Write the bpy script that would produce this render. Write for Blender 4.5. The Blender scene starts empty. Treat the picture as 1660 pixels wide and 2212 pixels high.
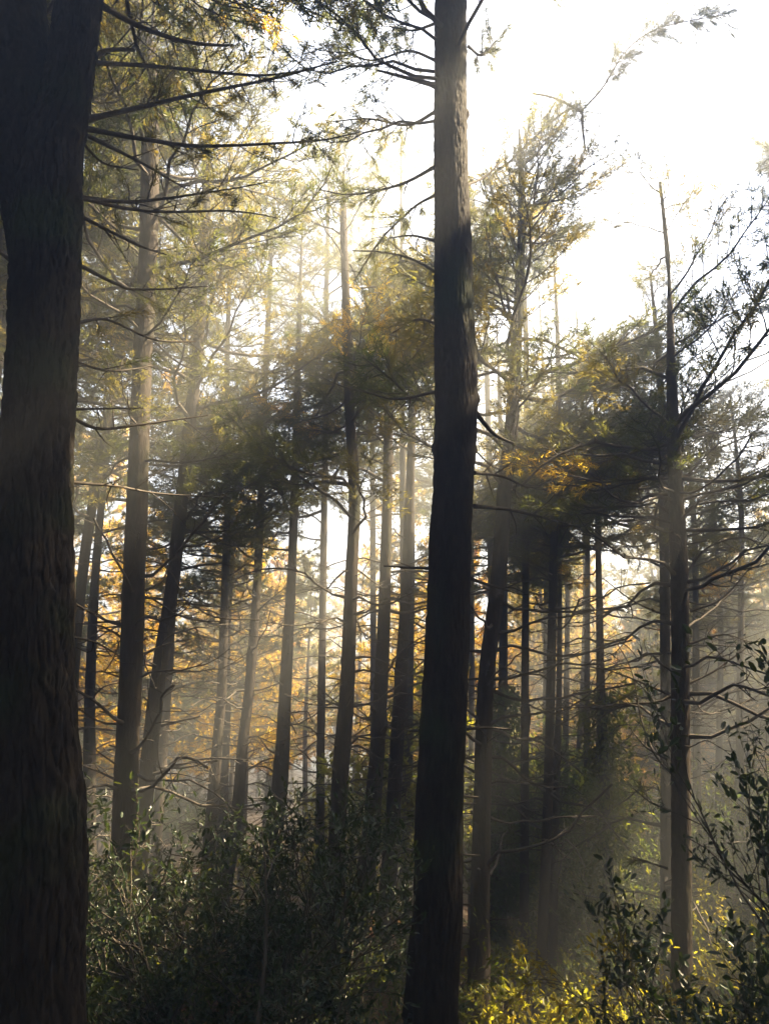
import bpy, math, random
import numpy as np
from mathutils import Vector, Matrix

rng = np.random.default_rng(7)
random.seed(7)
scene = bpy.context.scene
C = scene.collection
R = math.radians

# ------------------------------------------------------------------ camera, sky, sun, exposure
PITCH = R(19.0)
VFOV = R(69.0)
cam_d = bpy.data.cameras.new('camera')
cam = bpy.data.objects.new('camera', cam_d)
C.objects.link(cam)
cam.location = (0, 0, 0)
cam.rotation_euler = (R(90) + PITCH, 0, 0)
cam_d.sensor_fit = 'VERTICAL'
cam_d.angle = VFOV
cam_d.clip_start = 0.05
cam_d.clip_end = 2000
scene.camera = cam

IMG_W, IMG_H = 1660.0, 2211.0
FPX = IMG_H / 2 / math.tan(VFOV / 2)
FWD = np.array([0, math.cos(PITCH), math.sin(PITCH)])
UP = np.array([0, -math.sin(PITCH), math.cos(PITCH)])
RIGHT = np.array([1.0, 0, 0])


def ray(px, py):
    return FWD + RIGHT * ((px - IMG_W / 2) / FPX) + UP * ((IMG_H / 2 - py) / FPX)


def P(px, py, d):
    """the point seen at (px, py) on the upright plane d metres in front of the camera"""
    v = ray(px, py)
    return v * (d / v[1])


def depth_of(p):
    return float(np.dot(p, FWD))


def proj(p):
    z = depth_of(p)
    if z < 0.05:
        return (-9999.0, -9999.0)
    return (IMG_W / 2 + FPX * float(np.dot(p, RIGHT)) / z, IMG_H / 2 - FPX * float(np.dot(p, UP)) / z)


SUN_PX = (3500, -1950)
_s = ray(*SUN_PX)
SUN = _s / np.linalg.norm(_s)
SUN_ELEV = math.asin(SUN[2])
SUN_AZ = math.atan2(SUN[0], SUN[1])

world = bpy.data.worlds.new('World')
scene.world = world
world.use_nodes = True
wn = world.node_tree
wn.nodes.clear()
sky = wn.nodes.new('ShaderNodeTexSky')
sky.sky_type = 'NISHITA'
sky.sun_disc = False
sky.sun_elevation = SUN_ELEV
sky.sun_rotation = SUN_AZ
sky.altitude = 0
sky.air_density = 1.0
sky.dust_density = 1.2
sky.ozone_density = 1.0
bg = wn.nodes.new('ShaderNodeBackground')
bg.inputs['Strength'].default_value = 0.062
wo = wn.nodes.new('ShaderNodeOutputWorld')
wn.links.new(sky.outputs[0], bg.inputs['Color'])
wn.links.new(bg.outputs[0], wo.inputs['Surface'])

sun_d = bpy.data.lights.new('sun', 'SUN')
sun_d.energy = 5.0
sun_d.angle = R(0.5)
sun_d.color = (1.0, 0.81, 0.52)
sun_o = bpy.data.objects.new('sun', sun_d)
C.objects.link(sun_o)
sun_o.location = tuple(SUN * 60)
sun_o.rotation_euler = Vector(SUN).to_track_quat('Z', 'Y').to_euler()

HAZE_DENSITY = 0.025
HAZE_ANISO = 0.45

vs = scene.view_settings
vs.view_transform = 'Standard'
vs.look = 'None'
vs.gamma = 1
vs.exposure = 3.55
vs.use_curve_mapping = False
cy = scene.cycles
cy.use_denoising = True
cy.max_bounces = 7
cy.diffuse_bounces = 3
cy.glossy_bounces = 2
cy.transmission_bounces = 4
cy.volume_bounces = 0
cy.transparent_max_bounces = 8
cy.sample_clamp_indirect = 8
cy.caustics_reflective = False
cy.caustics_refractive = False


# ------------------------------------------------------------------ materials
def new_mat(name):
    m = bpy.data.materials.new(name)
    m.use_nodes = True
    nt = m.node_tree
    nt.nodes.clear()
    out = nt.nodes.new('ShaderNodeOutputMaterial')
    return m, nt, out


def ramp(nt, stops):
    r = nt.nodes.new('ShaderNodeValToRGB')
    el = r.color_ramp.elements
    while len(el) < len(stops):
        el.new(0.5)
    for e, (p, c) in zip(el, stops):
        e.position = p
        e.color = (*c, 1)
    return r


def bark_mat(name, dark, mid, light, sx=9.0, sz=2.2, bump=0.012, moss=0.0):
    m, nt, out = new_mat(name)
    b = nt.nodes.new('ShaderNodeBsdfPrincipled')
    b.inputs['Roughness'].default_value = 0.9
    b.inputs['Specular IOR Level'].default_value = 0.2
    tc = nt.nodes.new('ShaderNodeTexCoord')
    mp = nt.nodes.new('ShaderNodeMapping')
    mp.inputs['Scale'].default_value = (sx, sx, sz)
    nt.links.new(tc.outputs['Object'], mp.inputs[0])
    n = nt.nodes.new('ShaderNodeTexNoise')
    n.inputs['Scale'].default_value = 1.6
    n.inputs['Detail'].default_value = 8
    n.inputs['Roughness'].default_value = 0.7
    nt.links.new(mp.outputs[0], n.inputs['Vector'])
    v = nt.nodes.new('ShaderNodeTexVoronoi')
    v.feature = 'DISTANCE_TO_EDGE'
    v.inputs['Scale'].default_value = 2.6
    mx = nt.nodes.new('ShaderNodeMixRGB')
    mx.inputs[0].default_value = 0.18
    nt.links.new(mp.outputs[0], mx.inputs[1])
    nt.links.new(n.outputs['Color'], mx.inputs[2])
    nt.links.new(mx.outputs[0], v.inputs['Vector'])
    r = ramp(nt, [(0.25, dark), (0.5, mid), (0.78, light)])
    nt.links.new(n.outputs[0], r.inputs[0])
    col = r.outputs[0]
    if moss > 0:
        n2 = nt.nodes.new('ShaderNodeTexNoise')
        n2.inputs['Scale'].default_value = 1.3
        n2.inputs['Detail'].default_value = 5
        nt.links.new(tc.outputs['Object'], n2.inputs['Vector'])
        r2 = ramp(nt, [(0.52, (0, 0, 0)), (0.68, (moss, moss, moss))])
        nt.links.new(n2.outputs[0], r2.inputs[0])
        mm = nt.nodes.new('ShaderNodeMixRGB')
        mm.inputs[2].default_value = (0.05, 0.075, 0.03, 1)
        nt.links.new(r2.outputs[0], mm.inputs[0])
        nt.links.new(col, mm.inputs[1])
        col = mm.outputs[0]
    oi = nt.nodes.new('ShaderNodeObjectInfo')
    hs = nt.nodes.new('ShaderNodeHueSaturation')
    mr = nt.nodes.new('ShaderNodeMapRange')
    mr.inputs['To Min'].default_value = 0.75
    mr.inputs['To Max'].default_value = 1.3
    nt.links.new(oi.outputs['Random'], mr.inputs['Value'])
    nt.links.new(mr.outputs[0], hs.inputs['Value'])
    nt.links.new(col, hs.inputs['Color'])
    nt.links.new(hs.outputs[0], b.inputs['Base Color'])
    ad = nt.nodes.new('ShaderNodeMath')
    ad.operation = 'ADD'
    cl = nt.nodes.new('ShaderNodeMath')
    cl.operation = 'MINIMUM'
    cl.inputs[1].default_value = 0.25
    nt.links.new(v.outputs['Distance'], cl.inputs[0])
    nt.links.new(cl.outputs[0], ad.inputs[0])
    nt.links.new(n.outputs[0], ad.inputs[1])
    bp = nt.nodes.new('ShaderNodeBump')
    bp.inputs['Strength'].default_value = 0.9
    bp.inputs['Distance'].default_value = bump
    nt.links.new(ad.outputs[0], bp.inputs['Height'])
    nt.links.new(bp.outputs[0], b.inputs['Normal'])
    nt.links.new(b.outputs[0], out.inputs['Surface'])
    return m


def leaf_mat(name, cols, trans, tw=0.5, gloss=0.0, rough=0.4):
    """cols: base colours picked per object and per patch, trans: colour of light passing through"""
    m, nt, out = new_mat(name)
    tc = nt.nodes.new('ShaderNodeTexCoord')
    oi = nt.nodes.new('ShaderNodeObjectInfo')
    n = nt.nodes.new('ShaderNodeTexNoise')
    n.inputs['Scale'].default_value = 4.0
    n.inputs['Detail'].default_value = 3
    nt.links.new(tc.outputs['Object'], n.inputs['Vector'])
    a = nt.nodes.new('ShaderNodeMath')
    a.operation = 'MULTIPLY_ADD'
    a.inputs[1].default_value = 0.55
    nt.links.new(oi.outputs['Random'], a.inputs[0])
    s = nt.nodes.new('ShaderNodeMath')
    s.operation = 'MULTIPLY_ADD'
    s.inputs[1].default_value = 1.3
    s.inputs[2].default_value = -0.42
    nt.links.new(n.outputs[0], s.inputs[0])
    nt.links.new(s.outputs[0], a.inputs[2])
    k = len(cols)
    r = ramp(nt, [(i / max(1, k - 1) * 0.8 + 0.1, c) for i, c in enumerate(cols)])
    r2 = ramp(nt, [(i / max(1, k - 1) * 0.8 + 0.1, c) for i, c in enumerate(trans)])
    nt.links.new(a.outputs[0], r.inputs[0])
    nt.links.new(a.outputs[0], r2.inputs[0])
    d = nt.nodes.new('ShaderNodeBsdfPrincipled')
    d.inputs['Roughness'].default_value = rough
    d.inputs['Specular IOR Level'].default_value = gloss
    nt.links.new(r.outputs[0], d.inputs['Base Color'])
    t = nt.nodes.new('ShaderNodeBsdfTranslucent')
    nt.links.new(r2.outputs[0], t.inputs['Color'])
    mx = nt.nodes.new('ShaderNodeMixShader')
    mx.inputs[0].default_value = tw
    nt.links.new(d.outputs[0], mx.inputs[1])
    nt.links.new(t.outputs[0], mx.inputs[2])
    nt.links.new(mx.outputs[0], out.inputs['Surface'])
    return m


BARK_BIG = bark_mat('plated_bark', (0.013, 0.01, 0.008), (0.035, 0.027, 0.021), (0.08, 0.064, 0.05), 12, 4, 0.006, 0.6)
BARK = bark_mat('pine_bark', (0.018, 0.014, 0.011), (0.045, 0.034, 0.026), (0.085, 0.067, 0.052), 14, 3.5, 0.012, 0.35)
WOOD = bark_mat('grey_twig_wood', (0.05, 0.042, 0.035), (0.1, 0.085, 0.07), (0.17, 0.15, 0.13), 20, 20, 0.003)
STEM = bark_mat('shrub_stem_bark', (0.06, 0.05, 0.04), (0.12, 0.1, 0.08), (0.2, 0.18, 0.15), 20, 6, 0.003)
NEEDLE = leaf_mat('pine_needles', [(0.035, 0.05, 0.02), (0.05, 0.07, 0.025), (0.075, 0.08, 0.028)],
                  [(0.1, 0.13, 0.03), (0.19, 0.19, 0.04), (0.36, 0.27, 0.05)], 0.55, 0.25, 0.5)
NEEDLE_SUNLIT = leaf_mat('sunlit_gold_needles', [(0.14, 0.12, 0.03), (0.2, 0.135, 0.03), (0.22, 0.115, 0.03)],
                       [(0.58, 0.48, 0.05), (0.76, 0.54, 0.05), (0.8, 0.44, 0.045)], 0.78, 0.2, 0.5)  # glow of sunlit needles put into the colour, as autumn gold
GLOSSY = leaf_mat('glossy_leaves', [(0.018, 0.035, 0.016), (0.028, 0.05, 0.02), (0.045, 0.065, 0.022)],
                  [(0.05, 0.08, 0.02), (0.08, 0.12, 0.025), (0.16, 0.18, 0.03)], 0.3, 0.55, 0.42)
LEAF_YEL = leaf_mat('sunlit_yellow_leaves', [(0.07, 0.1, 0.02), (0.11, 0.12, 0.02), (0.16, 0.14, 0.025)],
                    [(0.28, 0.36, 0.03), (0.42, 0.42, 0.03), (0.55, 0.42, 0.04)], 0.6, 0.3, 0.45)  # yellow-green leaf colour with the sunlit look put into it
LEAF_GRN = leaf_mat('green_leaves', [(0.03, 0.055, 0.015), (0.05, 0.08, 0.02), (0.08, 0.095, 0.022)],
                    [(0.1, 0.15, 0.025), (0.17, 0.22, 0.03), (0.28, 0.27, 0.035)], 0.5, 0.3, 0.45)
LEAF_RED = leaf_mat('red_orange_leaves', [(0.3, 0.07, 0.02), (0.36, 0.12, 0.02), (0.34, 0.17, 0.03)],
                    [(0.6, 0.1, 0.02), (0.65, 0.2, 0.03), (0.6, 0.3, 0.04)], 0.55, 0.2, 0.5)
FERN = leaf_mat('brown_bracken', [(0.09, 0.04, 0.02), (0.14, 0.065, 0.026), (0.19, 0.1, 0.035)],
                [(0.24, 0.09, 0.03), (0.32, 0.14, 0.04), (0.38, 0.2, 0.05)], 0.45, 0.15, 0.6)
LITTER = leaf_mat('fallen_leaf_litter', [(0.06, 0.035, 0.02), (0.1, 0.055, 0.028), (0.16, 0.085, 0.035)],
                  [(0.1, 0.05, 0.02), (0.16, 0.08, 0.03), (0.2, 0.1, 0.03)], 0.25, 0.15, 0.7)


def ground_mat():
    m, nt, out = new_mat('forest_floor')
    b = nt.nodes.new('ShaderNodeBsdfPrincipled')
    b.inputs['Roughness'].default_value = 0.95
    tc = nt.nodes.new('ShaderNodeTexCoord')
    n = nt.nodes.new('ShaderNodeTexNoise')
    n.inputs['Scale'].default_value = 2.2
    n.inputs['Detail'].default_value = 10
    n.inputs['Roughness'].default_value = 0.75
    nt.links.new(tc.outputs['Object'], n.inputs['Vector'])
    r = ramp(nt, [(0.3, (0.025, 0.018, 0.012)), (0.5, (0.065, 0.042, 0.026)), (0.7, (0.11, 0.07, 0.04))])
    nt.links.new(n.outputs[0], r.inputs[0])
    nt.links.new(r.outputs[0], b.inputs['Base Color'])
    n2 = nt.nodes.new('ShaderNodeTexNoise')
    n2.inputs['Scale'].default_value = 28
    n2.inputs['Detail'].default_value = 6
    nt.links.new(tc.outputs['Object'], n2.inputs['Vector'])
    bp = nt.nodes.new('ShaderNodeBump')
    bp.inputs['Distance'].default_value = 0.04
    nt.links.new(n2.outputs[0], bp.inputs['Height'])
    nt.links.new(bp.outputs[0], b.inputs['Normal'])
    nt.links.new(b.outputs[0], out.inputs['Surface'])
    return m


GROUND = ground_mat()


# ------------------------------------------------------------------ mesh helpers
class MB:
    def __init__(self):
        self.v, self.f, self.n = [], [], 0

    def add(self, verts, faces, mat=0, smooth=True):
        verts = np.asarray(verts, dtype=np.float32).reshape(-1, 3)
        faces = np.asarray(faces, dtype=np.int32)
        self.v.append(verts)
        self.f.append((faces + self.n, mat, smooth))
        self.n += len(verts)

    def mesh(self, name, mats):
        me = bpy.data.meshes.new(name)
        for m in mats:
            me.materials.append(m)
        if not self.n:
            return me
        v = np.concatenate(self.v)
        me.vertices.add(len(v))
        me.vertices.foreach_set('co', v.ravel())
        loops = np.concatenate([f.ravel() for f, _, _ in self.f])
        tot = np.concatenate([np.full(len(f), f.shape[1], np.int32) for f, _, _ in self.f])
        mi = np.concatenate([np.full(len(f), k, np.int32) for f, k, _ in self.f])
        sm = np.concatenate([np.full(len(f), s, bool) for f, _, s in self.f])
        start = np.concatenate([[0], np.cumsum(tot)[:-1]]).astype(np.int32)
        me.loops.add(len(loops))
        me.loops.foreach_set('vertex_index', loops.astype(np.int32))
        me.polygons.add(len(tot))
        me.polygons.foreach_set('loop_start', start)
        me.polygons.foreach_set('material_index', mi)
        me.polygons.foreach_set('use_smooth', sm)
        me.update(calc_edges=True)
        return me


def obj(name, me, parent=None, loc=None, mat=None, kind=None):
    o = bpy.data.objects.new(name, me)
    C.objects.link(o)
    if parent is not None:
        o.parent = parent
    if loc is not None:
        o.location = tuple(float(a) for a in loc)
    if mat is not None:
        o.matrix_local = mat
    if kind:
        o['kind'] = kind
    return o


def thing(name, label, cat, loc, group=None):
    o = bpy.data.objects.new(name, None)
    o.empty_display_size = 0.2
    C.objects.link(o)
    o.location = tuple(float(a) for a in loc)
    o['label'] = label
    o['category'] = cat
    if group:
        o['group'] = group
    return o


def frames(pts):
    pts = np.asarray(pts, float)
    t = np.gradient(pts, axis=0)
    t /= np.linalg.norm(t, axis=1, keepdims=True) + 1e-9
    n = np.zeros_like(t)
    b = np.zeros_like(t)
    a = np.array([0, 0, 1.0]) if abs(t[0][2]) < 0.8 else np.array([0, 1.0, 0])
    u = np.cross(a, t[0])
    u /= np.linalg.norm(u)
    for i in range(len(t)):
        u = u - t[i] * np.dot(u, t[i])
        u /= np.linalg.norm(u) + 1e-9
        n[i] = u
        b[i] = np.cross(t[i], u)
    return t, n, b


def tube(mb, pts, rad, sides=5, mat=0, cap=True):
    pts = np.asarray(pts, float)
    k = len(pts)
    rad = np.broadcast_to(np.asarray(rad, float), (k,))
    t, n, b = frames(pts)
    a = np.linspace(0, 2 * math.pi, sides, endpoint=False)
    ring = n[:, None, :] * np.cos(a)[None, :, None] + b[:, None, :] * np.sin(a)[None, :, None]
    v = (pts[:, None, :] + ring * rad[:, None, None]).reshape(-1, 3)
    i = np.arange(k - 1)[:, None] * sides
    j = np.arange(sides)[None, :]
    j2 = (j + 1) % sides
    f = np.stack([i + j, i + j2, i + sides + j2, i + sides + j], -1).reshape(-1, 4)
    mb.add(v, f, mat)
    if cap:
        base = (k - 1) * sides
        tip = pts[-1] + t[-1] * rad[-1] * 0.6
        vv = np.vstack([v[base:], tip[None]])
        ff = np.array([[q, (q + 1) % sides, sides] for q in range(sides)])
        mb.add(vv, ff, mat)


def smooth_path(pts, k):
    """Catmull-Rom through pts resampled to k points (rows may carry a radius)"""
    p = np.asarray(pts, float)
    if len(p) == 2:
        s = np.linspace(0, 1, k)[:, None]
        return p[0] * (1 - s) + p[1] * s
    q = np.vstack([2 * p[0] - p[1], p, 2 * p[-1] - p[-2]])
    seg = np.linalg.norm(np.diff(p[:, :3], axis=0), axis=1)
    cum = np.concatenate([[0], np.cumsum(seg)])
    out = []
    for s in np.linspace(0, cum[-1], k):
        i = min(len(seg) - 1, int(np.searchsorted(cum, s, 'right') - 1))
        u = (s - cum[i]) / max(seg[i], 1e-9)
        a, b_, c, d = q[i], q[i + 1], q[i + 2], q[i + 3]
        out.append(0.5 * (2 * b_ + (c - a) * u + (2 * a - 5 * b_ + 4 * c - d) * u * u + (3 * b_ - a - 3 * c + d) * u ** 3))
    return np.array(out)


def unit(v):
    v = np.asarray(v, float)
    return v / (np.linalg.norm(v) + 1e-9)


def hashn(i, j, k=0):
    h = np.sin(i * 127.1 + j * 311.7 + k * 74.7) * 43758.5453
    return h - np.floor(h)


def vnoise(x, y):
    xi, yi = np.floor(x), np.floor(y)
    fx, fy = x - xi, y - yi
    fx = fx * fx * (3 - 2 * fx)
    fy = fy * fy * (3 - 2 * fy)
    return (hashn(xi, yi) * (1 - fx) + hashn(xi + 1, yi) * fx) * (1 - fy) + \
           (hashn(xi, yi + 1) * (1 - fx) + hashn(xi + 1, yi + 1) * fx) * fy


def fbm(x, y, o=4):
    s, a = 0, 0.5
    for i in range(o):
        s = s + a * vnoise(x * 2 ** i + 17 * i, y * 2 ** i + 5 * i)
        a *= 0.5
    return s


def plates(u, z, cu, cz, ncol, seed):
    """distance between the two nearest jittered cell points: 0 in the fissures, high on the bark plates"""
    x, y = u / cu, z / cz
    xi, yi = np.floor(x), np.floor(y)
    d1 = np.full(x.shape, 9.0)
    d2 = np.full(x.shape, 9.0)
    hid = np.zeros(x.shape)
    for dx in (-1, 0, 1):
        for dy in (-1, 0, 1):
            cx, cyy = xi + dx, yi + dy
            wx = np.mod(cx, ncol)
            px = cx + hashn(wx, cyy, seed)
            py = cyy + hashn(wx, cyy, seed + 3)
            d = np.hypot(px - x, py - y)
            near = d < d1
            d2 = np.where(near, d1, np.minimum(d2, d))
            hid = np.where(near, hashn(wx, cyy, seed + 9), hid)
            d1 = np.where(near, d, d1)
    return d2 - d1, hid


def trunk_mesh(pr, base, rows, sides, bark_depth, cell=(0.045, 0.11), seed=1, mat=BARK, knots=0):
    """pr: path rows (x,y,z,r); mesh is local to base; bark plates as real relief"""
    p = smooth_path(pr, rows)
    pts, rad = p[:, :3] - base, np.maximum(p[:, 3], 0.012)
    t, n, b = frames(pts)
    a = np.linspace(0, 2 * math.pi, sides, endpoint=False)
    zc = np.concatenate([[0], np.cumsum(np.linalg.norm(np.diff(pts, axis=0), axis=1))])
    rm = float(np.mean(rad[:max(2, rows // 2)]))
    circ = 2 * math.pi * rm
    ncol = max(5, int(round(circ / cell[0])))
    A, Z = np.meshgrid(a, zc)
    U = A / (2 * math.pi) * ncol * cell[0]
    disp = np.zeros_like(A)
    if bark_depth > 0:
        wu = U + 0.35 * cell[0] * (vnoise(np.cos(A) * 3 + 9, Z * 14) - 0.5)
        e, h = plates(wu, Z + 0.02 * (vnoise(np.cos(A) * 5, Z * 9) - 0.5), cell[0], cell[1], ncol, seed)
        s = np.clip(e / 0.2, 0, 1)
        s = s * s * (3 - 2 * s)
        disp = bark_depth * (s * (0.55 + 0.75 * h) - 0.7)
        disp += bark_depth * 0.35 * (fbm(np.cos(A) * 9 + 3, Z * 40 + np.sin(A) * 9) - 0.45)
    lump = 0.10 * rm * (fbm(np.cos(A) * 1.3 + seed, np.sin(A) * 1.3 + Z * 1.1) - 0.45) * 2
    disp = disp + lump
    rr = np.random.default_rng(seed + 50)
    for _ in range(knots):
        ka, kz, kr = rr.uniform(0, 2 * math.pi), rr.uniform(0, zc[-1] * 0.8), rr.uniform(0.03, 0.07)
        da = np.angle(np.exp(1j * (A - ka))) * rm
        disp += 0.03 * np.exp(-(da ** 2 + (Z - kz) ** 2) / kr ** 2)
    rad2 = rad[:, None] + disp
    ring = n[:, None, :] * np.cos(a)[None, :, None] + b[:, None, :] * np.sin(a)[None, :, None]
    v = (pts[:, None, :] + ring * rad2[:, :, None]).reshape(-1, 3)
    mb = MB()
    i = np.arange(rows - 1)[:, None] * sides
    j = np.arange(sides)[None, :]
    j2 = (j + 1) % sides
    f = np.stack([i + j, i + j2, i + sides + j2, i + sides + j], -1).reshape(-1, 4)
    mb.add(v, f)
    top = v[-sides:]
    mb.add(np.vstack([top, top.mean(0)[None]]), np.array([[q, (q + 1) % sides, sides] for q in range(sides)]))
    return mb.mesh('trunk', [mat])


# needle tufts: vectorised fans of thin blades around a direction
def tufts(mb, cen, dirs, nper, length, width, spread, mat=1, rg=rng):
    cen, dirs = np.asarray(cen, float), np.asarray(dirs, float)
    m = len(cen)
    if m == 0:
        return
    c = np.repeat(cen, nper, 0)
    d = np.repeat(dirs, nper, 0)
    k = len(c)
    rv = rg.normal(size=(k, 3))
    d = d + rv * spread * rg.uniform(0.5, 1.1, (k, 1))
    d /= np.linalg.norm(d, axis=1, keepdims=True)
    c = c + d * 0.004 + rg.normal(size=(k, 3)) * 0.012
    L = length * rg.uniform(0.6, 1.15, (k, 1))
    side = np.cross(d, rg.normal(size=(k, 3)))
    side /= np.linalg.norm(side, axis=1, keepdims=True) + 1e-9
    W = width * rg.uniform(0.7, 1.3, (k, 1))
    droop = np.array([0, 0, -0.12])
    tip = c + d * L + droop * L
    v = np.stack([c - side * W * 0.5, c + side * W * 0.5, tip], 1).reshape(-1, 3)
    f = np.arange(k * 3).reshape(-1, 3)
    mb.add(v, f, mat, False)


LEAFV = np.array([[0, 0, 0], [.52, 0, -.05], [1, 0, -.03], [.25, .21, .05], [.7, .2, .04], [.25, -.21, .05], [.7, -.2, .04]])
LEAFF = np.array([[0, 1, 3], [1, 4, 3], [1, 2, 4], [0, 5, 1], [1, 5, 6], [1, 6, 2]])


def leaf_xf(pos, d, up, size):
    """arrays of leaf matrices columns: d along leaf, s across, n normal"""
    d = d / (np.linalg.norm(d, axis=1, keepdims=True) + 1e-9)
    s = np.cross(up, d)
    s /= np.linalg.norm(s, axis=1, keepdims=True) + 1e-9
    n = np.cross(d, s)
    return pos, d, s, n, size


def add_leaves(mb, xf, mat=1, aspect=1.0, small=False):
    pos, d, s, n, size = xf
    if len(pos) == 0:
        return
    V, F = LEAFV, LEAFF
    if small:
        V = np.array([[0, 0, 0], [.5, .26, .04], [1, 0, -.02], [.5, -.26, .04]])
        F = np.array([[0, 2, 1], [0, 3, 2]])
    L = size[:, None, None]
    v = pos[:, None, :] + L * (V[None, :, 0:1] * d[:, None, :] + aspect * V[None, :, 1:2] * s[:, None, :] + V[None, :, 2:3] * n[:, None, :])
    k = len(V)
    f = (F[None] + (np.arange(len(pos)) * k)[:, None, None]).reshape(-1, 3)
    mb.add(v.reshape(-1, 3), f, mat, False)


# ------------------------------------------------------------------ ground
def ground_z(x, y):
    x, y = np.asarray(x, float), np.asarray(y, float)
    s = np.clip((y - 1.5) / 9.0, 0, 1)
    s = s * s * (3 - 2 * s)
    z = -1.65 - 1.55 * s
    z = z - 0.16 * np.clip(x, -1, 4) * s
    far = np.clip((y - 17) / 60, 0, 1)
    z = z + 2.6 * far * far
    z = z + 0.35 * (fbm(x * 0.35 + 40, y * 0.35 + 40) - 0.45) * np.clip(y / 5, 0.2, 1)
    z = z + 0.05 * (fbm(x * 2.3 + 4, y * 2.3 + 4) - 0.45)
    return z


def build_ground():
    mb = MB()
    xs = np.concatenate([np.linspace(-160, -26, 22), np.linspace(-25, 25, 220), np.linspace(26, 160, 22)])
    ys = np.concatenate([np.linspace(-60, -4, 14), np.linspace(-3, 40, 220), np.linspace(42, 190, 36)])
    X, Y = np.meshgrid(xs, ys)
    v = np.stack([X, Y, ground_z(X, Y)], -1).reshape(-1, 3)
    nx = len(xs)
    i = np.arange(len(ys) - 1)[:, None] * nx
    j = np.arange(nx - 1)[None]
    f = np.stack([i + j, i + j + 1, i + nx + j + 1, i + nx + j], -1).reshape(-1, 4)
    mb.add(v, f)
    obj('ground', mb.mesh('ground', [GROUND]), kind='structure')


build_ground()

# closed box of pale air round the whole wood
HB = (-130.0, 130.0, -45.0, 150.0, -8.0, 23.0)


def build_haze():
    x0, x1, y0, y1, z0, z1 = HB
    mb = MB()
    v = [(x, y, z) for z in (z0, z1) for y in (y0, y1) for x in (x0, x1)]
    mb.add(v, [[0, 2, 3, 1], [4, 5, 7, 6], [0, 1, 5, 4], [2, 6, 7, 3], [0, 4, 6, 2], [1, 3, 7, 5]], 0, False)
    m, nt, out = new_mat('haze_air')
    pv = nt.nodes.new('ShaderNodeVolumePrincipled')
    pv.inputs['Color'].default_value = (0.91, 0.955, 1.0, 1)
    pv.inputs['Density'].default_value = HAZE_DENSITY
    pv.inputs['Anisotropy'].default_value = HAZE_ANISO
    nt.links.new(pv.outputs[0], out.inputs['Volume'])
    obj('haze', mb.mesh('haze', [m]), kind='stuff')


build_haze()


# ------------------------------------------------------------------ branch libraries
def rot_dir(d, ang, az, rg):
    """turn direction d by ang away from itself, around at az"""
    d = unit(d)
    a = np.array([0, 0, 1.0]) if abs(d[2]) < 0.9 else np.array([1.0, 0, 0])
    u = unit(np.cross(a, d))
    w = np.cross(d, u)
    return d * math.cos(ang) + (u * math.cos(az) + w * math.sin(az)) * math.sin(ang)


def dead_branch_mesh(seed, twigs=7):
    rg = np.random.default_rng(seed)
    mb = MB()
    k = 9
    s = np.linspace(0, 1, k)
    sag = rg.uniform(-0.16, 0.2)
    wob = np.cumsum(rg.normal(0, 0.015, (k, 2)), 0)
    pts = np.stack([s, wob[:, 0], sag * s * s + wob[:, 1] + 0.05 * np.sin(s * 5 + seed)], -1)
    if rg.random() < 0.6:
        q = int(rg.integers(3, 7))
        pts[q:] += np.outer(s[q:] - s[q], [0, rg.normal(0, 0.16), rg.normal(0, 0.15)])
    pts[0] = (-0.02, 0, 0)
    e_ = rg.choice([0.0035, 0.007])
    tube(mb, pts, np.interp(s, [0, 0.06, 1], [0.017, 0.0115, e_]), 6)
    for _ in range(twigs):
        q = rg.uniform(0.25, 0.97)
        o = np.array([np.interp(q, s, pts[:, c]) for c in range(3)])
        d = rot_dir((1, 0, 0), rg.uniform(0.5, 1.15), rg.choice([0, math.pi]) + rg.normal(0, 0.6), rg)
        L = rg.uniform(0.1, 0.34) * (1.15 - q * 0.6)
        m = o + d * L * 0.5 + rg.normal(0, 0.012, 3)
        e = o + d * L + np.array([0.04, 0, rg.uniform(-0.04, 0.05)])
        tube(mb, smooth_path([o, m, e], 5), np.linspace(0.0045, 0.0016, 5), 4)
        if rg.random() < 0.6:
            d2 = rot_dir(d, 0.7, rg.uniform(0, 6.3), rg)
            tube(mb, [m, m + d2 * L * 0.4], [0.0028, 0.0014], 3)
    return mb.mesh('dead_branch', [WOOD])


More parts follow.
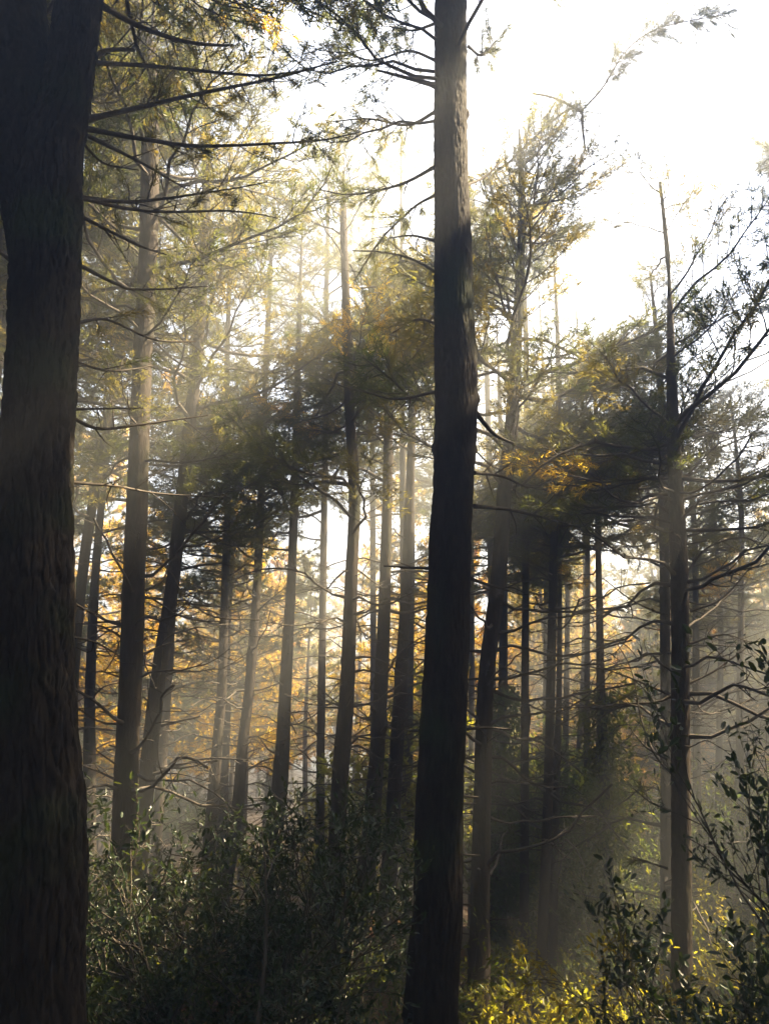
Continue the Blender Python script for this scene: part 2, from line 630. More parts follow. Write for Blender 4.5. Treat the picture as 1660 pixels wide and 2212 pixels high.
def bough_geo(mb, rg, M=None, dens=1.0, nl=0.105, nw=0.0075, ntw=13, per=13):
    """a living pine bough along +X, unit length: wood and needle tufts"""
    k = 8
    s = np.linspace(0, 1, k)
    sag = rg.uniform(-0.1, 0.12)
    wob = np.cumsum(rg.normal(0, 0.022, (k, 2)), 0)
    pts = np.stack([s, wob[:, 0], sag * s * s + 0.12 * s ** 3 + wob[:, 1]], -1)
    pts[0] = (-0.02, 0, 0)
    T = (lambda a: a) if M is None else (lambda a: (np.asarray(a, float) @ M[:3, :3].T + M[:3, 3]))
    sc = 1.0 if M is None else float(np.linalg.norm(M[:3, 0]))
    tube(mb, T(pts), np.interp(s, [0, 1], [0.0125, 0.003]) * sc, 5, 0)
    cen, dirs = [], []
    start = rg.uniform(0.15, 0.35)
    for i in range(ntw):
        q = start + (1 - start) * (i + rg.uniform(0, 1)) / ntw
        o = np.array([np.interp(q, s, pts[:, c]) for c in range(3)])
        sg = 1 if i % 2 else -1
        d = unit([0.75, sg * rg.uniform(0.5, 1.0), rg.uniform(-0.2, 0.45)])
        L = rg.uniform(0.22, 0.42) * (1.2 - 0.75 * q)
        e = o + d * L + np.array([0.03, 0, 0.04])
        tw = smooth_path([o, o + d * L * 0.5 + rg.normal(0, 0.01, 3), e], 4)
        tube(mb, T(tw), np.linspace(0.004, 0.0018, 4) * sc, 3, 0)
        nt_ = max(2, int(L * 11 * dens))
        for q2 in np.linspace(0.55, 1.0, nt_) ** 0.9:
            c = o + (e - o) * q2
            cen.append(c)
            dirs.append(unit(d + [0, 0, 0.25]))
        if rg.random() < 0.7:
            d2 = unit(d + rg.normal(0, 0.6, 3))
            o2 = o + d * L * 0.55
            e2 = o2 + d2 * L * 0.5
            tube(mb, T([o2, e2]), np.array([0.0025, 0.0014]) * sc, 3, 0)
            for q2 in np.linspace(0.65, 1, max(2, int(L * 6 * dens))):
                cen.append(o2 + (e2 - o2) * q2)
                dirs.append(d2)
    for q in np.linspace(0.75, 1, 5):
        cen.append([np.interp(q, s, pts[:, c]) for c in range(3)])
        dirs.append(unit([1, 0, 0.3]))
    cen = T(np.array(cen))
    dirs = np.array(dirs)
    if M is not None:
        dirs = dirs @ M[:3, :3].T
        dirs /= np.linalg.norm(dirs, axis=1, keepdims=True)
    tufts(mb, cen, dirs, per, nl * (sc if M is None else 1.0), nw, 0.8, 1, rg)


DEAD = [dead_branch_mesh(100 + i, 6 + i % 4) for i in range(16)]
STUB = []
for i in range(3):
    rg_ = np.random.default_rng(70 + i)
    mb_ = MB()
    p_ = smooth_path([(-0.03, 0, 0), (0.5, 0.02 * i, 0.03), (1, 0.06 - 0.05 * i, -0.02 + 0.05 * i)], 6)
    tube(mb_, p_, np.linspace(0.05, 0.03, 6), 6)
    STUB.append(mb_.mesh('branch_stub', [WOOD]))
BOUGH, BOUGH_GOLD, BOUGH_DENSE = [], [], []
for i in range(8):
    mb_ = MB()
    # unit bough is used at about 2 m, so needles are written at half size
    bough_geo(mb_, np.random.default_rng(260 + i), None, 1.6, 0.058, 0.0078, 19, 17)
    BOUGH_DENSE.append(mb_.mesh('leafy_branch', [WOOD, NEEDLE]))
    mb_ = MB()
    bough_geo(mb_, np.random.default_rng(200 + i), None, 1.35, 0.052, 0.0068, 15, 14)
    me_ = mb_.mesh('leafy_branch', [WOOD, NEEDLE])
    BOUGH.append(me_)
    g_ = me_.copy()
    g_.materials[1] = NEEDLE_SUNLIT
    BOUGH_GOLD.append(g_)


def dir_matrix(pos, d, L, roll=0.0):
    d = unit(d)
    z = np.array([0, 0, 1.0])
    s = unit(np.cross(z, d))
    n = np.cross(d, s)
    c, sn = math.cos(roll), math.sin(roll)
    s2, n2 = s * c + n * sn, n * c - s * sn
    M = np.eye(4)
    M[:3, 0], M[:3, 1], M[:3, 2], M[:3, 3] = d * L, s2 * L, n2 * L, pos
    return M


# ------------------------------------------------------------------ where the canopy is open
# sky gaps seen from the path: (x, y, rx, ry, keep)
GAPS = [(1060, 90, 160, 200, 0.3), (760, 90, 110, 120, 0.6), (1250, 120, 200, 260, 0.05), (880, 480, 75, 60, 0.15),
        (700, 1165, 70, 40, 0.2), (1345, 1250, 80, 95, 0.08), (1290, 1330, 60, 40, 0.2), (255, 1090, 40, 50, 0.3),
        (790, 260, 70, 70, 0.5), (870, 920, 35, 30, 0.2), (720, 640, 35, 40, 0.3),
        (1110, 695, 38, 26, 0.0), (1040, 1220, 40, 60, 0.4), (520, 640, 60, 40, 0.5), (460, 800, 50, 40, 0.4)]


def open_keep(px, py):
    keep = 1.0
    # the big bright opening top right: beyond a slanting edge
    e = (px - 1120) * 0.78 - (py - 120) * 0.62
    if py < 900 and e > 0:
        keep = 0.04 if e > 90 else 0.45
    for cx, cy_, rx, ry, k in GAPS:
        if ((px - cx) / rx) ** 2 + ((py - cy_) / ry) ** 2 < 1:
            keep = min(keep, k)
    return keep


# small bright holes in the branches where the sky comes through: (px, py, radius)
HOLES = [(1110, 695, 52), (700, 1165, 60), (1345, 1250, 80), (880, 925, 40), (725, 640, 42), (470, 800, 45), (1040, 1225, 40),
         (880, 480, 60), (255, 1090, 40), (600, 870, 30), (1210, 1010, 35), (560, 700, 35), (1290, 900, 30), (960, 1130, 35)]


def in_hole(p):
    x, y = proj(p)
    return any((x - a) ** 2 + (y - b) ** 2 < r * r for a, b, r in HOLES)


# slots in the canopy that let the sun through: (px, py, nearest and farthest distance, half width)
SHAFTS = [(430, 1640, 10, 16, 0.65), (300, 1020, 5.9, 9.5, 0.2),
          (965, 250, 2.8, 4.2, 0.12), (965, 250, 5.75, 9.5, 0.2), (965, 480, 5.7, 8, 0.1), (985, 850, 5.75, 8, 0.13),
          (640, 270, 7, 12, 0.14), (640, 600, 7, 12, 0.14), (420, 850, 6.5, 11, 0.13),
          (1450, 1180, 6.9, 8.2, 0.16), (1570, 900, 7.0, 9.0, 0.16), (1100, 800, 6.9, 9.5, 0.14), (1240, 800, 6.6, 10, 0.13),
          (1340, 2110, 8.7, 10, 0.95), (1560, 2150, 7.3, 8.6, 0.8), (1180, 2130, 8.5, 9.2, 0.8),
          (1200, 1430, 16, 22, 0.8), (680, 2150, 10.3, 10.6, 0.4), (270, 1780, 8.7, 9.3, 0.18), (370, 2070, 7.3, 7.6, 0.35), (1290, 2060, 12.5, 13.5, 0.6),
          (800, 1120, 9, 13, 0.22), (545, 1330, 10, 15, 0.25), (1400, 1830, 13, 16, 0.4), (1600, 1950, 9.5, 12, 0.4)]
SH = []
for a_, b_, d0_, d1_, r_ in SHAFTS:
    v_ = ray(a_, b_)
    v_ = v_ / v_[1]
    for d_ in np.arange(d0_, d1_ + 0.01, max(0.35, r_ * 1.1)):
        SH.append((v_ * d_, r_))
SH_P = np.array([q[0] for q in SH])
SH_R = np.array([q[1] for q in SH])


def in_shaft(p, pad=0.0):
    w = p[None] - SH_P
    t = w @ SUN
    dist = np.linalg.norm(w - t[:, None] * SUN, axis=1)
    return bool(np.any((t > 0.5) & (dist < SH_R + pad)))


def crown_in_shaft(x, y, pad=0.7, z0=2.0, z1=13.0):
    """would a crown standing at x, y close one of the shafts"""
    t = np.arange(0.5, 30, 0.6)
    p = SH_P[:, None, :] + t[None, :, None] * SUN
    near = np.hypot(p[..., 0] - x, p[..., 1] - y) < SH_R[:, None] + pad
    return bool(np.any(near & (p[..., 2] > z0) & (p[..., 2] < z1)))


def bough_blocked(p0, d, L, frame=True, pad=0.045):
    for q in (0.45, 0.7, 0.95):
        p = p0 + d * L * q
        if frame and in_hole(p):
            return True
        if in_shaft(p, pad * L):
            return True
    c = p0 + d * L * 0.65
    if frame:
        px, py = proj(c)
        if -20 < px < 1680 and -30 < py < 2300:
            if rng.random() > open_keep(px, py):
                return True
    return False


# ------------------------------------------------------------------ pines
def px_path(rows, d):
    out = []
    for x, y, w in rows:
        p = P(x, y, d)
        out.append([*p, w * 0.5 * depth_of(p) / FPX])
    return out


def extend_trunk(pr, top_z):
    pr = [list(r) for r in pr]
    a, b = np.array(pr[-2]), np.array(pr[-1])
    if b[2] < top_z - 0.3:
        dirv = unit(b[:3] - a[:3])
        n = 5
        z0, r0 = b[2], b[3]
        p = b[:3].copy()
        step = (top_z - z0) / n
        for i in range(n):
            dirv = unit(dirv * 0.75 + np.array([0, 0, 0.25]))
            p = p + dirv * step / max(dirv[2], 0.6)
            pr.append([*p, max(0.012, r0 * (1 - (i + 1) / n) + 0.012)])
    return pr


def pine(label, rows, d, top_z=14.0, crown_from=3.0, nboughs=34, blen=2.0, dead=30, dead_len=1.1, dead_from=-2.2, relief=0.006,
         sides=40, nrows=200, gold=0.15, seed=0, name='pine_tree', group=None, mat=BARK, free=False, cell=(0.035, 0.08), knots=5):
    rg = np.random.default_rng(seed + 1000)
    pr = px_path(rows, d)
    x, y = pr[0][0], pr[0][1]
    gz = float(ground_z(x, y))
    # carry the foot down to the ground and a little into it
    if pr[0][2] > gz + 0.05:
        a, b = np.array(pr[0]), np.array(pr[1])
        dirv = unit(a[:3] - b[:3])
        q = a[:3] + dirv * (a[2] - gz + 0.15) / max(0.5, -dirv[2])
        pr.insert(0, [*q, a[3] * 1.12])
    else:
        pr[0][2] = min(pr[0][2], gz - 0.1)
    q = pr[0]
    pr = extend_trunk(pr, top_z)
    base = np.array([q[0], q[1], float(ground_z(q[0], q[1]))])
    root = thing(name, label, 'pine tree', base, group)
    obj('trunk', trunk_mesh(pr, base, nrows, sides, relief, cell, seed + 3, mat, knots), root)
    sp = smooth_path(pr, 120)

    def on_trunk(z):
        i = int(np.argmin(np.abs(sp[:, 2] - z)))
        return sp[i, :3], sp[i, 3]
    # whorls of bare dead branches, then living boughs
    z = dead_from
    n = 0
    dead = int(dead * 1.6)
    while n < dead and z < top_z - 1:
        c = int(rg.integers(2, 6))
        az0 = rg.uniform(0, 6.28)
        for j in range(c):
            if n >= dead:
                break
            zz = z + rg.normal(0, 0.06)
            p, r = on_trunk(zz)
            az = az0 + j * 6.28 / c + rg.normal(0, 0.3)
            dv = unit([math.cos(az), math.sin(az), rg.uniform(-0.22, 0.35)])
            L = 1.15 * dead_len * rg.uniform(0.3, 1.3)
            if rg.random() < 0.22:
                M = dir_matrix(p + dv * r * 0.85 - base, dv, rg.uniform(0.12, 0.3), 0)
                obj('branch_stub', STUB[rg.integers(3)], root, mat=Matrix(M.tolist()))
            else:
                M = dir_matrix(p + dv * r * 0.85 - base, dv, L, rg.uniform(-0.8, 0.8))
                obj('dead_branch', DEAD[rg.integers(len(DEAD))], root, mat=Matrix(M.tolist()))
            n += 1
        z += rg.uniform(0.22, 0.55)
    span = top_z - crown_from
    nboughs = int(nboughs * 1.6)
    blen *= 1.2
    for i in range(nboughs):
        u = (i + rg.uniform(0, 1)) / nboughs
        zz = crown_from + span * u
        p, r = on_trunk(zz)
        az = i * 2.399 + rg.normal(0, 0.4)
        el = rg.uniform(-0.15, 0.3) + 0.6 * u * u
        dv = unit([math.cos(az), math.sin(az), el])
        L = blen * rg.uniform(0.65, 1.2) * (1.0 - 0.72 * max(0, u - 0.25) / 0.75) * (0.7 + 0.3 * min(1, u * 6))
        if bough_blocked(p, dv, L, not free):
            continue
        lib = BOUGH_GOLD if rg.random() < gold else BOUGH
        M = dir_matrix(p + dv * r * 0.8 - base, dv, L, rg.normal(0, 0.3))
        obj('leafy_branch', lib[rg.integers(8)], root, mat=Matrix(M.tolist()))
    for j in range(7):
        zz = top_z - 0.03 - 0.13 * j
        p, r = on_trunk(zz)
        az = j * 2.4 + seed
        dv = unit([math.cos(az), math.sin(az), 1.1 - 0.1 * j])
        if free or not bough_blocked(p, dv, 0.6):
            M = dir_matrix(p - base, dv, 0.45 + 0.06 * j, 0.3 * j)
            obj('leafy_branch', BOUGH[j], root, mat=Matrix(M.tolist()))
    return root, base, sp


def hand_branch(root, base, pts, d, w0, w1, twigs=6, depth_shift=0.0, green=0.0, seed=0, name='dead_branch'):
    """a branch traced by its bends, swinging depth_shift metres away along its length"""
    rg = np.random.default_rng(seed + 5000)
    n = len(pts)
    w = []
    for i, (x, y) in enumerate(pts):
        w.append(P(x, y, d + depth_shift * i / max(1, n - 1)))
    k = max(8, 5 * n)
    path = smooth_path(w, k)
    path += np.cumsum(rg.normal(0, 0.002, (k, 3)), 0) * np.linspace(0, 1, k)[:, None]
    z = depth_of(path[0])
    rad = np.linspace(w0, w1, k) * 0.5 * z / FPX
    rad[0] *= 1.3
    mb = MB()
    tube(mb, path - base, rad, 7)
    L = np.linalg.norm(np.diff(path, axis=0), axis=1).sum()
    cen, dirs = [], []
    for i in range(twigs):
        q = rg.uniform(0.2, 1.0)
        j = min(k - 2, int(q * (k - 1)))
        o = path[j]
        t = unit(path[j + 1] - path[j])
        dv = rot_dir(t, rg.uniform(0.5, 1.1), rg.uniform(0, 6.28), rg)
        l = rg.uniform(0.12, 0.45) * min(1.0, L)
        e = o + dv * l + rg.normal(0, 0.03, 3)
        tw = smooth_path([o, o + dv * l * 0.5 + rg.normal(0, 0.015, 3), e], 5)
        tube(mb, tw - base, np.linspace(min(rad[j] * 0.6, 0.008), 0.0018, 5), 4)
        if rg.random() < green:
            for q2 in (0.45, 0.6, 0.75, 0.9, 1.0):
                cen.append(o + (e - o) * q2 - base)
                dirs.append(dv)
    if cen:
        tufts(mb, cen, dirs, 12, 0.12, 0.007, 0.62, 1, rg)
    o = obj(name, mb.mesh(name, [WOOD, NEEDLE]), root)
    return o


# --- the big forked pine on the left
T1_rows = [(94, 2420, 200), (90, 2200, 176), (89, 2100, 172), (92, 1900, 177), (88, 1720, 178), (78, 1500, 156), (76, 1300, 156), (79, 1000, 146),
           (90, 800, 139), (97, 600, 138), (100, 450, 140), (110, 330, 124), (138, 230, 104), (157, 120, 92), (173, 0, 90), (196, -220, 82)]
t1, b1, sp1 = pine('huge dark forked pine with plated bark filling the left edge', T1_rows, 4.6, 16.0, 6.5, 48, 2.6, 0, 1.2, relief=0.02,
                   sides=230, nrows=620, gold=0.05, seed=1, mat=BARK_BIG, cell=(0.058, 0.11), knots=9)
left_stem = px_path([(78, 640, 84), (66, 480, 104), (56, 350, 122), (46, 200, 128), (36, 60, 124), (26, -100, 112), (18, -300, 100)], 4.62)
obj('stem', trunk_mesh(extend_trunk(left_stem, 12.0), b1, 360, 170, 0.019, (0.058, 0.11), 44, BARK_BIG, 3), t1)
for i, (pts, w0, w1, tw, ds, gr) in enumerate([
    ([(205, 122), (240, 108), (290, 108)], 13, 8, 2, 0.3, 0),
    ([(186, 258), (325, 226), (450, 196), (600, 165), (725, 132)], 13, 4, 22, 1.2, 0.6),
    ([(203, 136), (325, 142), (550, 160), (660, 148)], 11, 4, 16, 1.4, 0.5),
    ([(178, 276), (325, 303), (450, 316), (680, 304), (780, 285)], 12, 3, 20, 1.5, 0.5),
    ([(176, 286), (300, 350), (405, 412)], 10, 3, 10, 0.8, 0.2),
    ([(172, 300), (225, 352), (300, 366)], 6, 3, 5, 0.6, 0),
    ([(165, 424), (275, 436), (400, 424), (580, 394)], 10, 3, 16, 1.2, 0.4),
    ([(165, 426), (320, 456), (500, 455), (600, 470)], 9, 3, 14, 1.5, 0.4),
    ([(164, 462), (300, 530), (360, 552)], 9, 3, 8, 0.8, 0.1),
    ([(164, 568), (250, 612), (300, 626), (450, 620)], 9, 3, 10, 1.0, 0.2),
    ([(220, 12), (310, 60), (415, 92), (500, 96)], 14, 6, 12, 1.0, 0.4),
    ([(152, 900), (215, 926), (300, 918), (450, 896)], 9, 3, 9, 0.9, 0),
    ([(150, 1041), (250, 1050), (350, 1066), (500, 1073)], 8, 3, 8, 1.1, 0),
    ([(154, 884), (310, 880)], 6, 3, 4, 0.5, 0),
    ([(156, 1300), (220, 1336)], 6, 3, 3, 0.3, 0),
    ([(152, 1374), (210, 1388), (262, 1420)], 6, 3, 4, 0.5, 0),
    ([(158, 700), (230, 690), (330, 730), (420, 735)], 8, 3, 8, 0.7, 0.1),
    ([(156, 780), (240, 800), (330, 790)], 7, 3, 8, 0.8, 0.1),
    ([(20, 560), (-30, 520)], 8, 4, 2, 0.2, 0)]):
    hand_branch(t1, b1, pts, 4.65, w0, w1, tw, ds, gr, 10 + i, 'leafy_branch' if gr >= 0.4 else 'dead_branch')

# --- the tall pine in the middle
T4_rows = [(928, 2420, 128), (930, 2200, 114), (936, 2060, 108), (944, 1974, 104), (948, 1724, 100), (955, 1560, 98), (960, 1474, 97), (966, 1300, 90), (972, 1150, 89),
           (980, 1037, 88), (985, 837, 90), (979, 600, 80), (974, 300, 70), (973, 0, 68), (973, -250, 62)]
t4, b4, sp4 = pine('tall thick pine with a bare trunk in the middle of the wood', T4_rows, 6.2, 17.0, 6.5, 76, 2.3, 0, 1.0, relief=0.013,
                   sides=150, nrows=560, gold=0.03, seed=2, mat=BARK_BIG, cell=(0.042, 0.09), knots=14)
for i, (pts, w0, w1, tw, ds, gr) in enumerate([
    ([(940, 185), (880, 168), (815, 152)], 12, 5, 4, 0.3, 0), ([(938, 520), (890, 508), (840, 512)], 7, 3, 6, 0.5, 0.2),
    ([(1027, 893), (1070, 940), (1110, 957)], 11, 6, 2, 0.3, 0), ([(1024, 1021), (1080, 1030), (1140, 1057)], 8, 4, 5, 0.5, 0),
    ([(1024, 1093), (1105, 1101), (1180, 1118), (1255, 1137)], 9, 3, 8, 0.9, 0), ([(1016, 1250), (1060, 1265), (1102, 1277)], 8, 4, 3, 0.4, 0),
    ([(925, 1227), (830, 1222)], 7, 4, 3, 0.5, 0), ([(1007, 1574), (1050, 1572), (1105, 1575)], 6, 4, 2, 0.2, 0),
    ([(905, 1578), (877, 1576)], 7, 5, 0, 0.1, 0), ([(996, 1719), (1035, 1721)], 5, 3, 0, 0.1, 0), ([(996, 1735), (1026, 1734)], 4, 3, 0, 0.1, 0),
    ([(994, 1844), (1036, 1846)], 5, 3, 0, 0.1, 0), ([(994, 1952), (1018, 1954)], 4, 3, 0, 0.1, 0),
    ([(942, 240), (880, 270), (800, 256), (720, 262)], 8, 3, 26, 1.0, 0.8), ([(940, 360), (860, 400), (760, 420), (690, 410)], 8, 3, 24, 1.2, 0.8),
    ([(944, 590), (890, 560), (830, 545), (760, 540)], 7, 3, 9, 0.9, 0.3), ([(944, 845), (860, 862), (800, 850), (730, 832)], 7, 3, 8, 0.9, 0.1),
    ([(942, 50), (890, 66), (840, 56)], 7, 3, 22, 0.5, 0.9), ([(1010, 100), (1040, 120), (1070, 90)], 6, 3, 16, 0.3, 0.9),
    ([(940, 130), (880, 110), (800, 130), (730, 100)], 7, 3, 26, 1.2, 0.85), ([(1008, 400), (1050, 380), (1090, 340)], 6, 3, 12, 0.6, 0.8),
    ([(942, 420), (890, 450), (820, 520), (770, 600)], 7, 3, 22, 1.4, 0.85), ([(944, 700), (900, 690), (850, 720)], 6, 3, 12, 0.8, 0.8)]):
    hand_branch(t4, b4, pts, 6.2, w0, w1, tw, ds, gr, 60 + i, 'leafy_branch' if gr >= 0.4 else 'dead_branch')

# --- the other trunks one can follow by eye
PINES = [
    # label, rows, d, top_z, crown_from, boughs, blen, dead, deadlen, gold
    ('straight pine forking high up, nearest to the huge left pine',
     [(228, 2180, 70), (232, 2120, 62), (251, 2024, 54), (267, 1824, 54), (278, 1574, 48), (282, 1474, 47), (290, 1237, 47), (300, 987, 43), (310, 737, 40), (322, 500, 38), (325, 250, 36), (325, 130, 33), (300, 40, 20), (285, -80, 16)],
     8.6, 13.5, 3.6, 34, 2.0, 26, 1.1, 0.02),
    ('leaning pine with a long curved dead branch low on its right',
     [(296, 1900, 38), (316, 1700, 34), (341, 1474, 33), (376, 1237, 28), (402, 987, 26), (429, 737, 23), (444, 500, 19), (446, 300, 16)],
     11.0, 13.0, 3.2, 38, 2.1, 26, 1.1, 0.02),
    ('pine leaning right just beside the huge left trunk', [(148, 1830, 30), (158, 1474, 25), (185, 1187, 21), (220, 987, 19), (258, 787, 16)], 11.5, 12, 3.5, 30, 2.0, 22, 1.0, 0.02),
    ('slim upright pine seen between the huge left trunk and the forking pine', [(195, 1850, 27), (194, 1600, 25), (195, 1474, 22), (207, 1237, 18), (220, 1087, 15)], 13, 12, 3.4, 28, 1.9, 22, 1.0, 0.02),
    ('thin pale pine half hidden behind the curved dead branch', [(340, 1800, 23), (345, 1720, 22), (362, 1474, 19), (380, 1200, 15)], 15.5, 11.5, 3.5, 26, 1.8, 20, 1.0, 0.02),
    ('pine rising out of the bright mist with a crook at half height', [(453, 1830, 30), (458, 1760, 27), (470, 1600, 22), (480, 1474, 20), (487, 1237, 17), (492, 1050, 14), (490, 850, 11)], 14.5, 10.5, 2.6, 30, 1.9, 26, 1.0, 0.02),
    ('leaning pine on the right side of the bright mist', [(498, 1840, 31), (513, 1750, 27), (525, 1600, 23), (540, 1474, 21), (557, 1237, 18), (567, 987, 15), (572, 850, 12)], 14, 10.5, 2.8, 30, 1.9, 24, 1.0, 0.02),
    ('pine behind the top of the tall holly bush', [(592, 1800, 37), (608, 1650, 32), (617, 1474, 26), (630, 1237, 20), (637, 1050, 17), (640, 900, 13)], 13, 11, 3.0, 32, 2.0, 26, 1.0, 0.02),
    ('sturdy pine with a pale foot standing right of the holly bush', [(694, 2180, 48), (707, 2099, 42), (722, 1900, 37), (735, 1674, 36), (750, 1474, 31), (759, 1237, 27), (765, 1080, 25), (755, 887, 21), (750, 737, 19), (742, 500, 15)], 10.3, 9.8, 3.0, 40, 2.1, 28, 1.1, 0.02),
    ('leaning pine left of the middle trunk, thicker of a close pair', [(788, 1900, 42), (800, 1800, 37), (812, 1650, 33), (823, 1474, 29), (832, 1237, 25), (836, 1050, 21), (840, 850, 16)], 11.6, 8.8, 2.9, 34, 1.9, 28, 1.1, 0.02),
    ('leaning pine closest to the left side of the middle trunk', [(838, 1900, 36), (845, 1824, 33), (852, 1700, 31), (865, 1474, 28), (878, 1237, 22), (885, 1050, 19), (890, 880, 15)], 12.2, 9.2, 3.0, 34, 1.9, 26, 1.1, 0.02),
    ('thin straight pine peeping out behind the middle trunk on its left', [(878, 1880, 20), (882, 1650, 19), (884, 1474, 18), (888, 1250, 15)], 17, 10, 3.6, 26, 1.8, 16, 1.0, 0.02),
    ('dark pine standing close on the right of the middle trunk', [(1033, 2160, 50), (1036, 1974, 42), (1041, 1724, 38), (1049, 1474, 34), (1077, 1237, 32), (1089, 1062, 31), (1102, 937, 28), (1115, 737, 23), (1125, 520, 17)], 9.4, 9.8, 3.4, 74, 2.1, 26, 1.2, 0.02),
    ('slim pine behind the ivy covered trunk', [(1080, 1900, 22), (1083, 1600, 21), (1086, 1474, 20), (1086, 1200, 16)], 15, 10, 3.5, 26, 1.8, 18, 1.0, 0.02),
    ('slender pine in front of the yellow green leafy tree', [(1166, 2110, 26), (1168, 2074, 24), (1181, 1774, 21), (1189, 1474, 20), (1195, 1187, 17), (1200, 1050, 15), (1205, 880, 12)], 12.6, 9.9, 3.0, 54, 2.1, 28, 1.2, 0.02),
    ('thin pine leaning against the line of the slender pine', [(1190, 2100, 24), (1194, 1900, 21), (1200, 1700, 16), (1206, 1500, 13), (1208, 1250, 10)], 14.5, 8.5, 3.2, 22, 1.7, 16, 1.0, 0.02),
    ('thin dark pine in the gap right of the slender pine', [(1213, 1990, 18), (1218, 1700, 15), (1222, 1500, 13), (1225, 1300, 11)], 18, 9.5, 3.5, 24, 1.8, 16, 1.0, 0.02),
    ('thin pine leaning left in front of a golden gap', [(1226, 1970, 18), (1240, 1750, 15), (1254, 1550, 12), (1262, 1350, 10)], 20, 9.5, 4.0, 24, 1.8, 16, 1.0, 0.02),
    ('dark pine with an ivy sleeve at the edge of the sunlit floor', [(1317, 2110, 30), (1315, 1974, 26), (1305, 1724, 22), (1296, 1474, 18), (1293, 1287, 14), (1290, 1100, 12), (1288, 950, 10)], 13.2, 8.0, 3.4, 30, 1.8, 22, 1.1, 0.02),
    ('black twin trunk pine on the right, thicker front one', [(1474, 2420, 54), (1471, 2199, 46), (1470, 1824, 40), (1467, 1474, 37), (1466, 1237, 36), (1457, 1037, 29), (1450, 837, 22), (1446, 690, 13), (1443, 600, 6)], 8.3, 7.7, 2.6, 44, 1.9, 26, 1.3, 0.02),
    ('thinner trunk tucked behind the black twin trunk pine', [(1438, 2170, 28), (1437, 1900, 24), (1436, 1474, 21), (1432, 1100, 19), (1428, 900, 14)], 11.2, 8.4, 2.8, 34, 1.8, 24, 1.3, 0.02),
    ('thin pine just right of the black twin trunk', [(1507, 2030, 20), (1504, 1750, 17), (1502, 1474, 15), (1500, 1200, 12)], 15.5, 8.6, 2.8, 30, 1.9, 22, 1.2, 0.02),
    ('thin pine in the dark wood near the right edge', [(1594, 2060, 20), (1595, 1700, 17), (1598, 1400, 14), (1600, 1150, 11)], 15, 8.0, 2.4, 34, 1.9, 24, 1.2, 0.02),
    ('slim pine behind the glossy leaved shrub at the right edge', [(1545, 2040, 16), (1549, 1750, 14), (1555, 1400, 12)], 18, 8.2, 2.4, 30, 1.9, 22, 1.2, 0.02),
    ('pine hidden behind the middle trunk with its crown showing on both sides', [(955, 1900, 24), (962, 1500, 21), (975, 1100, 18), (985, 800, 14)], 13.5, 12.0, 3.4, 70, 2.2, 10, 1.0, 0.02),
    ('pine filling the gap between the middle trunk and its close dark neighbour', [(1062, 1850, 18), (1062, 1500, 16), (1058, 1100, 14), (1052, 850, 11)], 16, 12.5, 3.6, 74, 2.3, 10, 1.0, 0.02),
    ('pine with a sparse high crown between the sturdy pine and the middle trunk', [(690, 1850, 20), (694, 1500, 17), (700, 1100, 14), (704, 700, 11)], 15.5, 16.0, 3.8, 46, 2.2, 12, 1.0, 0.02),
    ('pine with a feathery crown left behind the middle trunk', [(876, 1870, 18), (874, 1500, 16), (870, 1100, 14), (868, 700, 10)], 14.8, 15.0, 4.5, 44, 2.2, 10, 1.0, 0.02),
    ('pine with a feathery crown beyond the dark neighbour of the middle trunk', [(1132, 1850, 19), (1133, 1500, 17), (1135, 1100, 14), (1136, 800, 11)], 13.6, 12.3, 4.0, 80, 2.3, 10, 1.0, 0.02),
    ('pine with a tall crown far behind the slender pine', [(1176, 1850, 14), (1178, 1500, 13), (1180, 1100, 11)], 18, 13.5, 4.5, 50, 2.4, 8, 1.0, 0.02),
    ('tall thin pine far behind the close pair of leaning pines', [(806, 1800, 15), (806, 1400, 13), (804, 1000, 11)], 19, 18.0, 5.0, 50, 2.4, 8, 1.0, 0.02),
    ('tall thin pine far behind the middle trunk on its right', [(1018, 1800, 15), (1018, 1400, 13), (1016, 1000, 11)], 19, 16.0, 5.0, 52, 2.4, 8, 1.0, 0.02),
    ('thin pine between the slender pine and the ivy sleeved pine', [(1262, 1960, 15), (1266, 1600, 13), (1268, 1200, 11)], 16.5, 11.5, 3.8, 40, 2.0, 14, 1.0, 0.02),
]
named = {}
for i, (lab, rows, d, tz, cf, nb, bl, nd, dl, gold) in enumerate(PINES):
    near = d < 11.5
    if i < 7:
        tz, nb = tz + 3.5, int(nb * 1.6)  # crowns raised above the frame and thickened to shade the air
    named[i] = pine(lab, rows, d, tz, cf, nb, bl, nd, dl, (0.4 if i == 19 else -1.6) if near else -1.0, 0.007 if near else 0.004, 48 if near else 18,
                    260 if near else 70, gold, 20 + i, cell=(0.03, 0.075), free=i in (12, 19, 20))
r2, bb2, _ = named[0]
hand_branch(r2, bb2, [(330, 150), (380, 112), (430, 76), (505, 22)], 8.6, 22, 9, 10, 0.6, 0.6, 201, 'leafy_branch')
hand_branch(r2, bb2, [(252, 1552), (230, 1540), (214, 1537)], 8.5, 5, 3, 1, -0.2, 0, 202)
hand_branch(r2, bb2, [(250, 1650), (226, 1634), (207, 1619)], 8.5, 4, 2, 1, -0.2, 0, 203)
hand_branch(r2, bb2, [(246, 1681), (205, 1662), (160, 1645)], 8.5, 5, 3, 3, -0.3, 0, 204)
hand_branch(r2, bb2, [(312, 1412), (360, 1390), (410, 1380)], 8.6, 6, 3, 3, 0.2, 0, 205)
hand_branch(r2, bb2, [(315, 1275), (350, 1255), (364, 1215)], 8.6, 6, 3, 1, 0.2, 0, 206)
r3, bb3, _ = named[1]
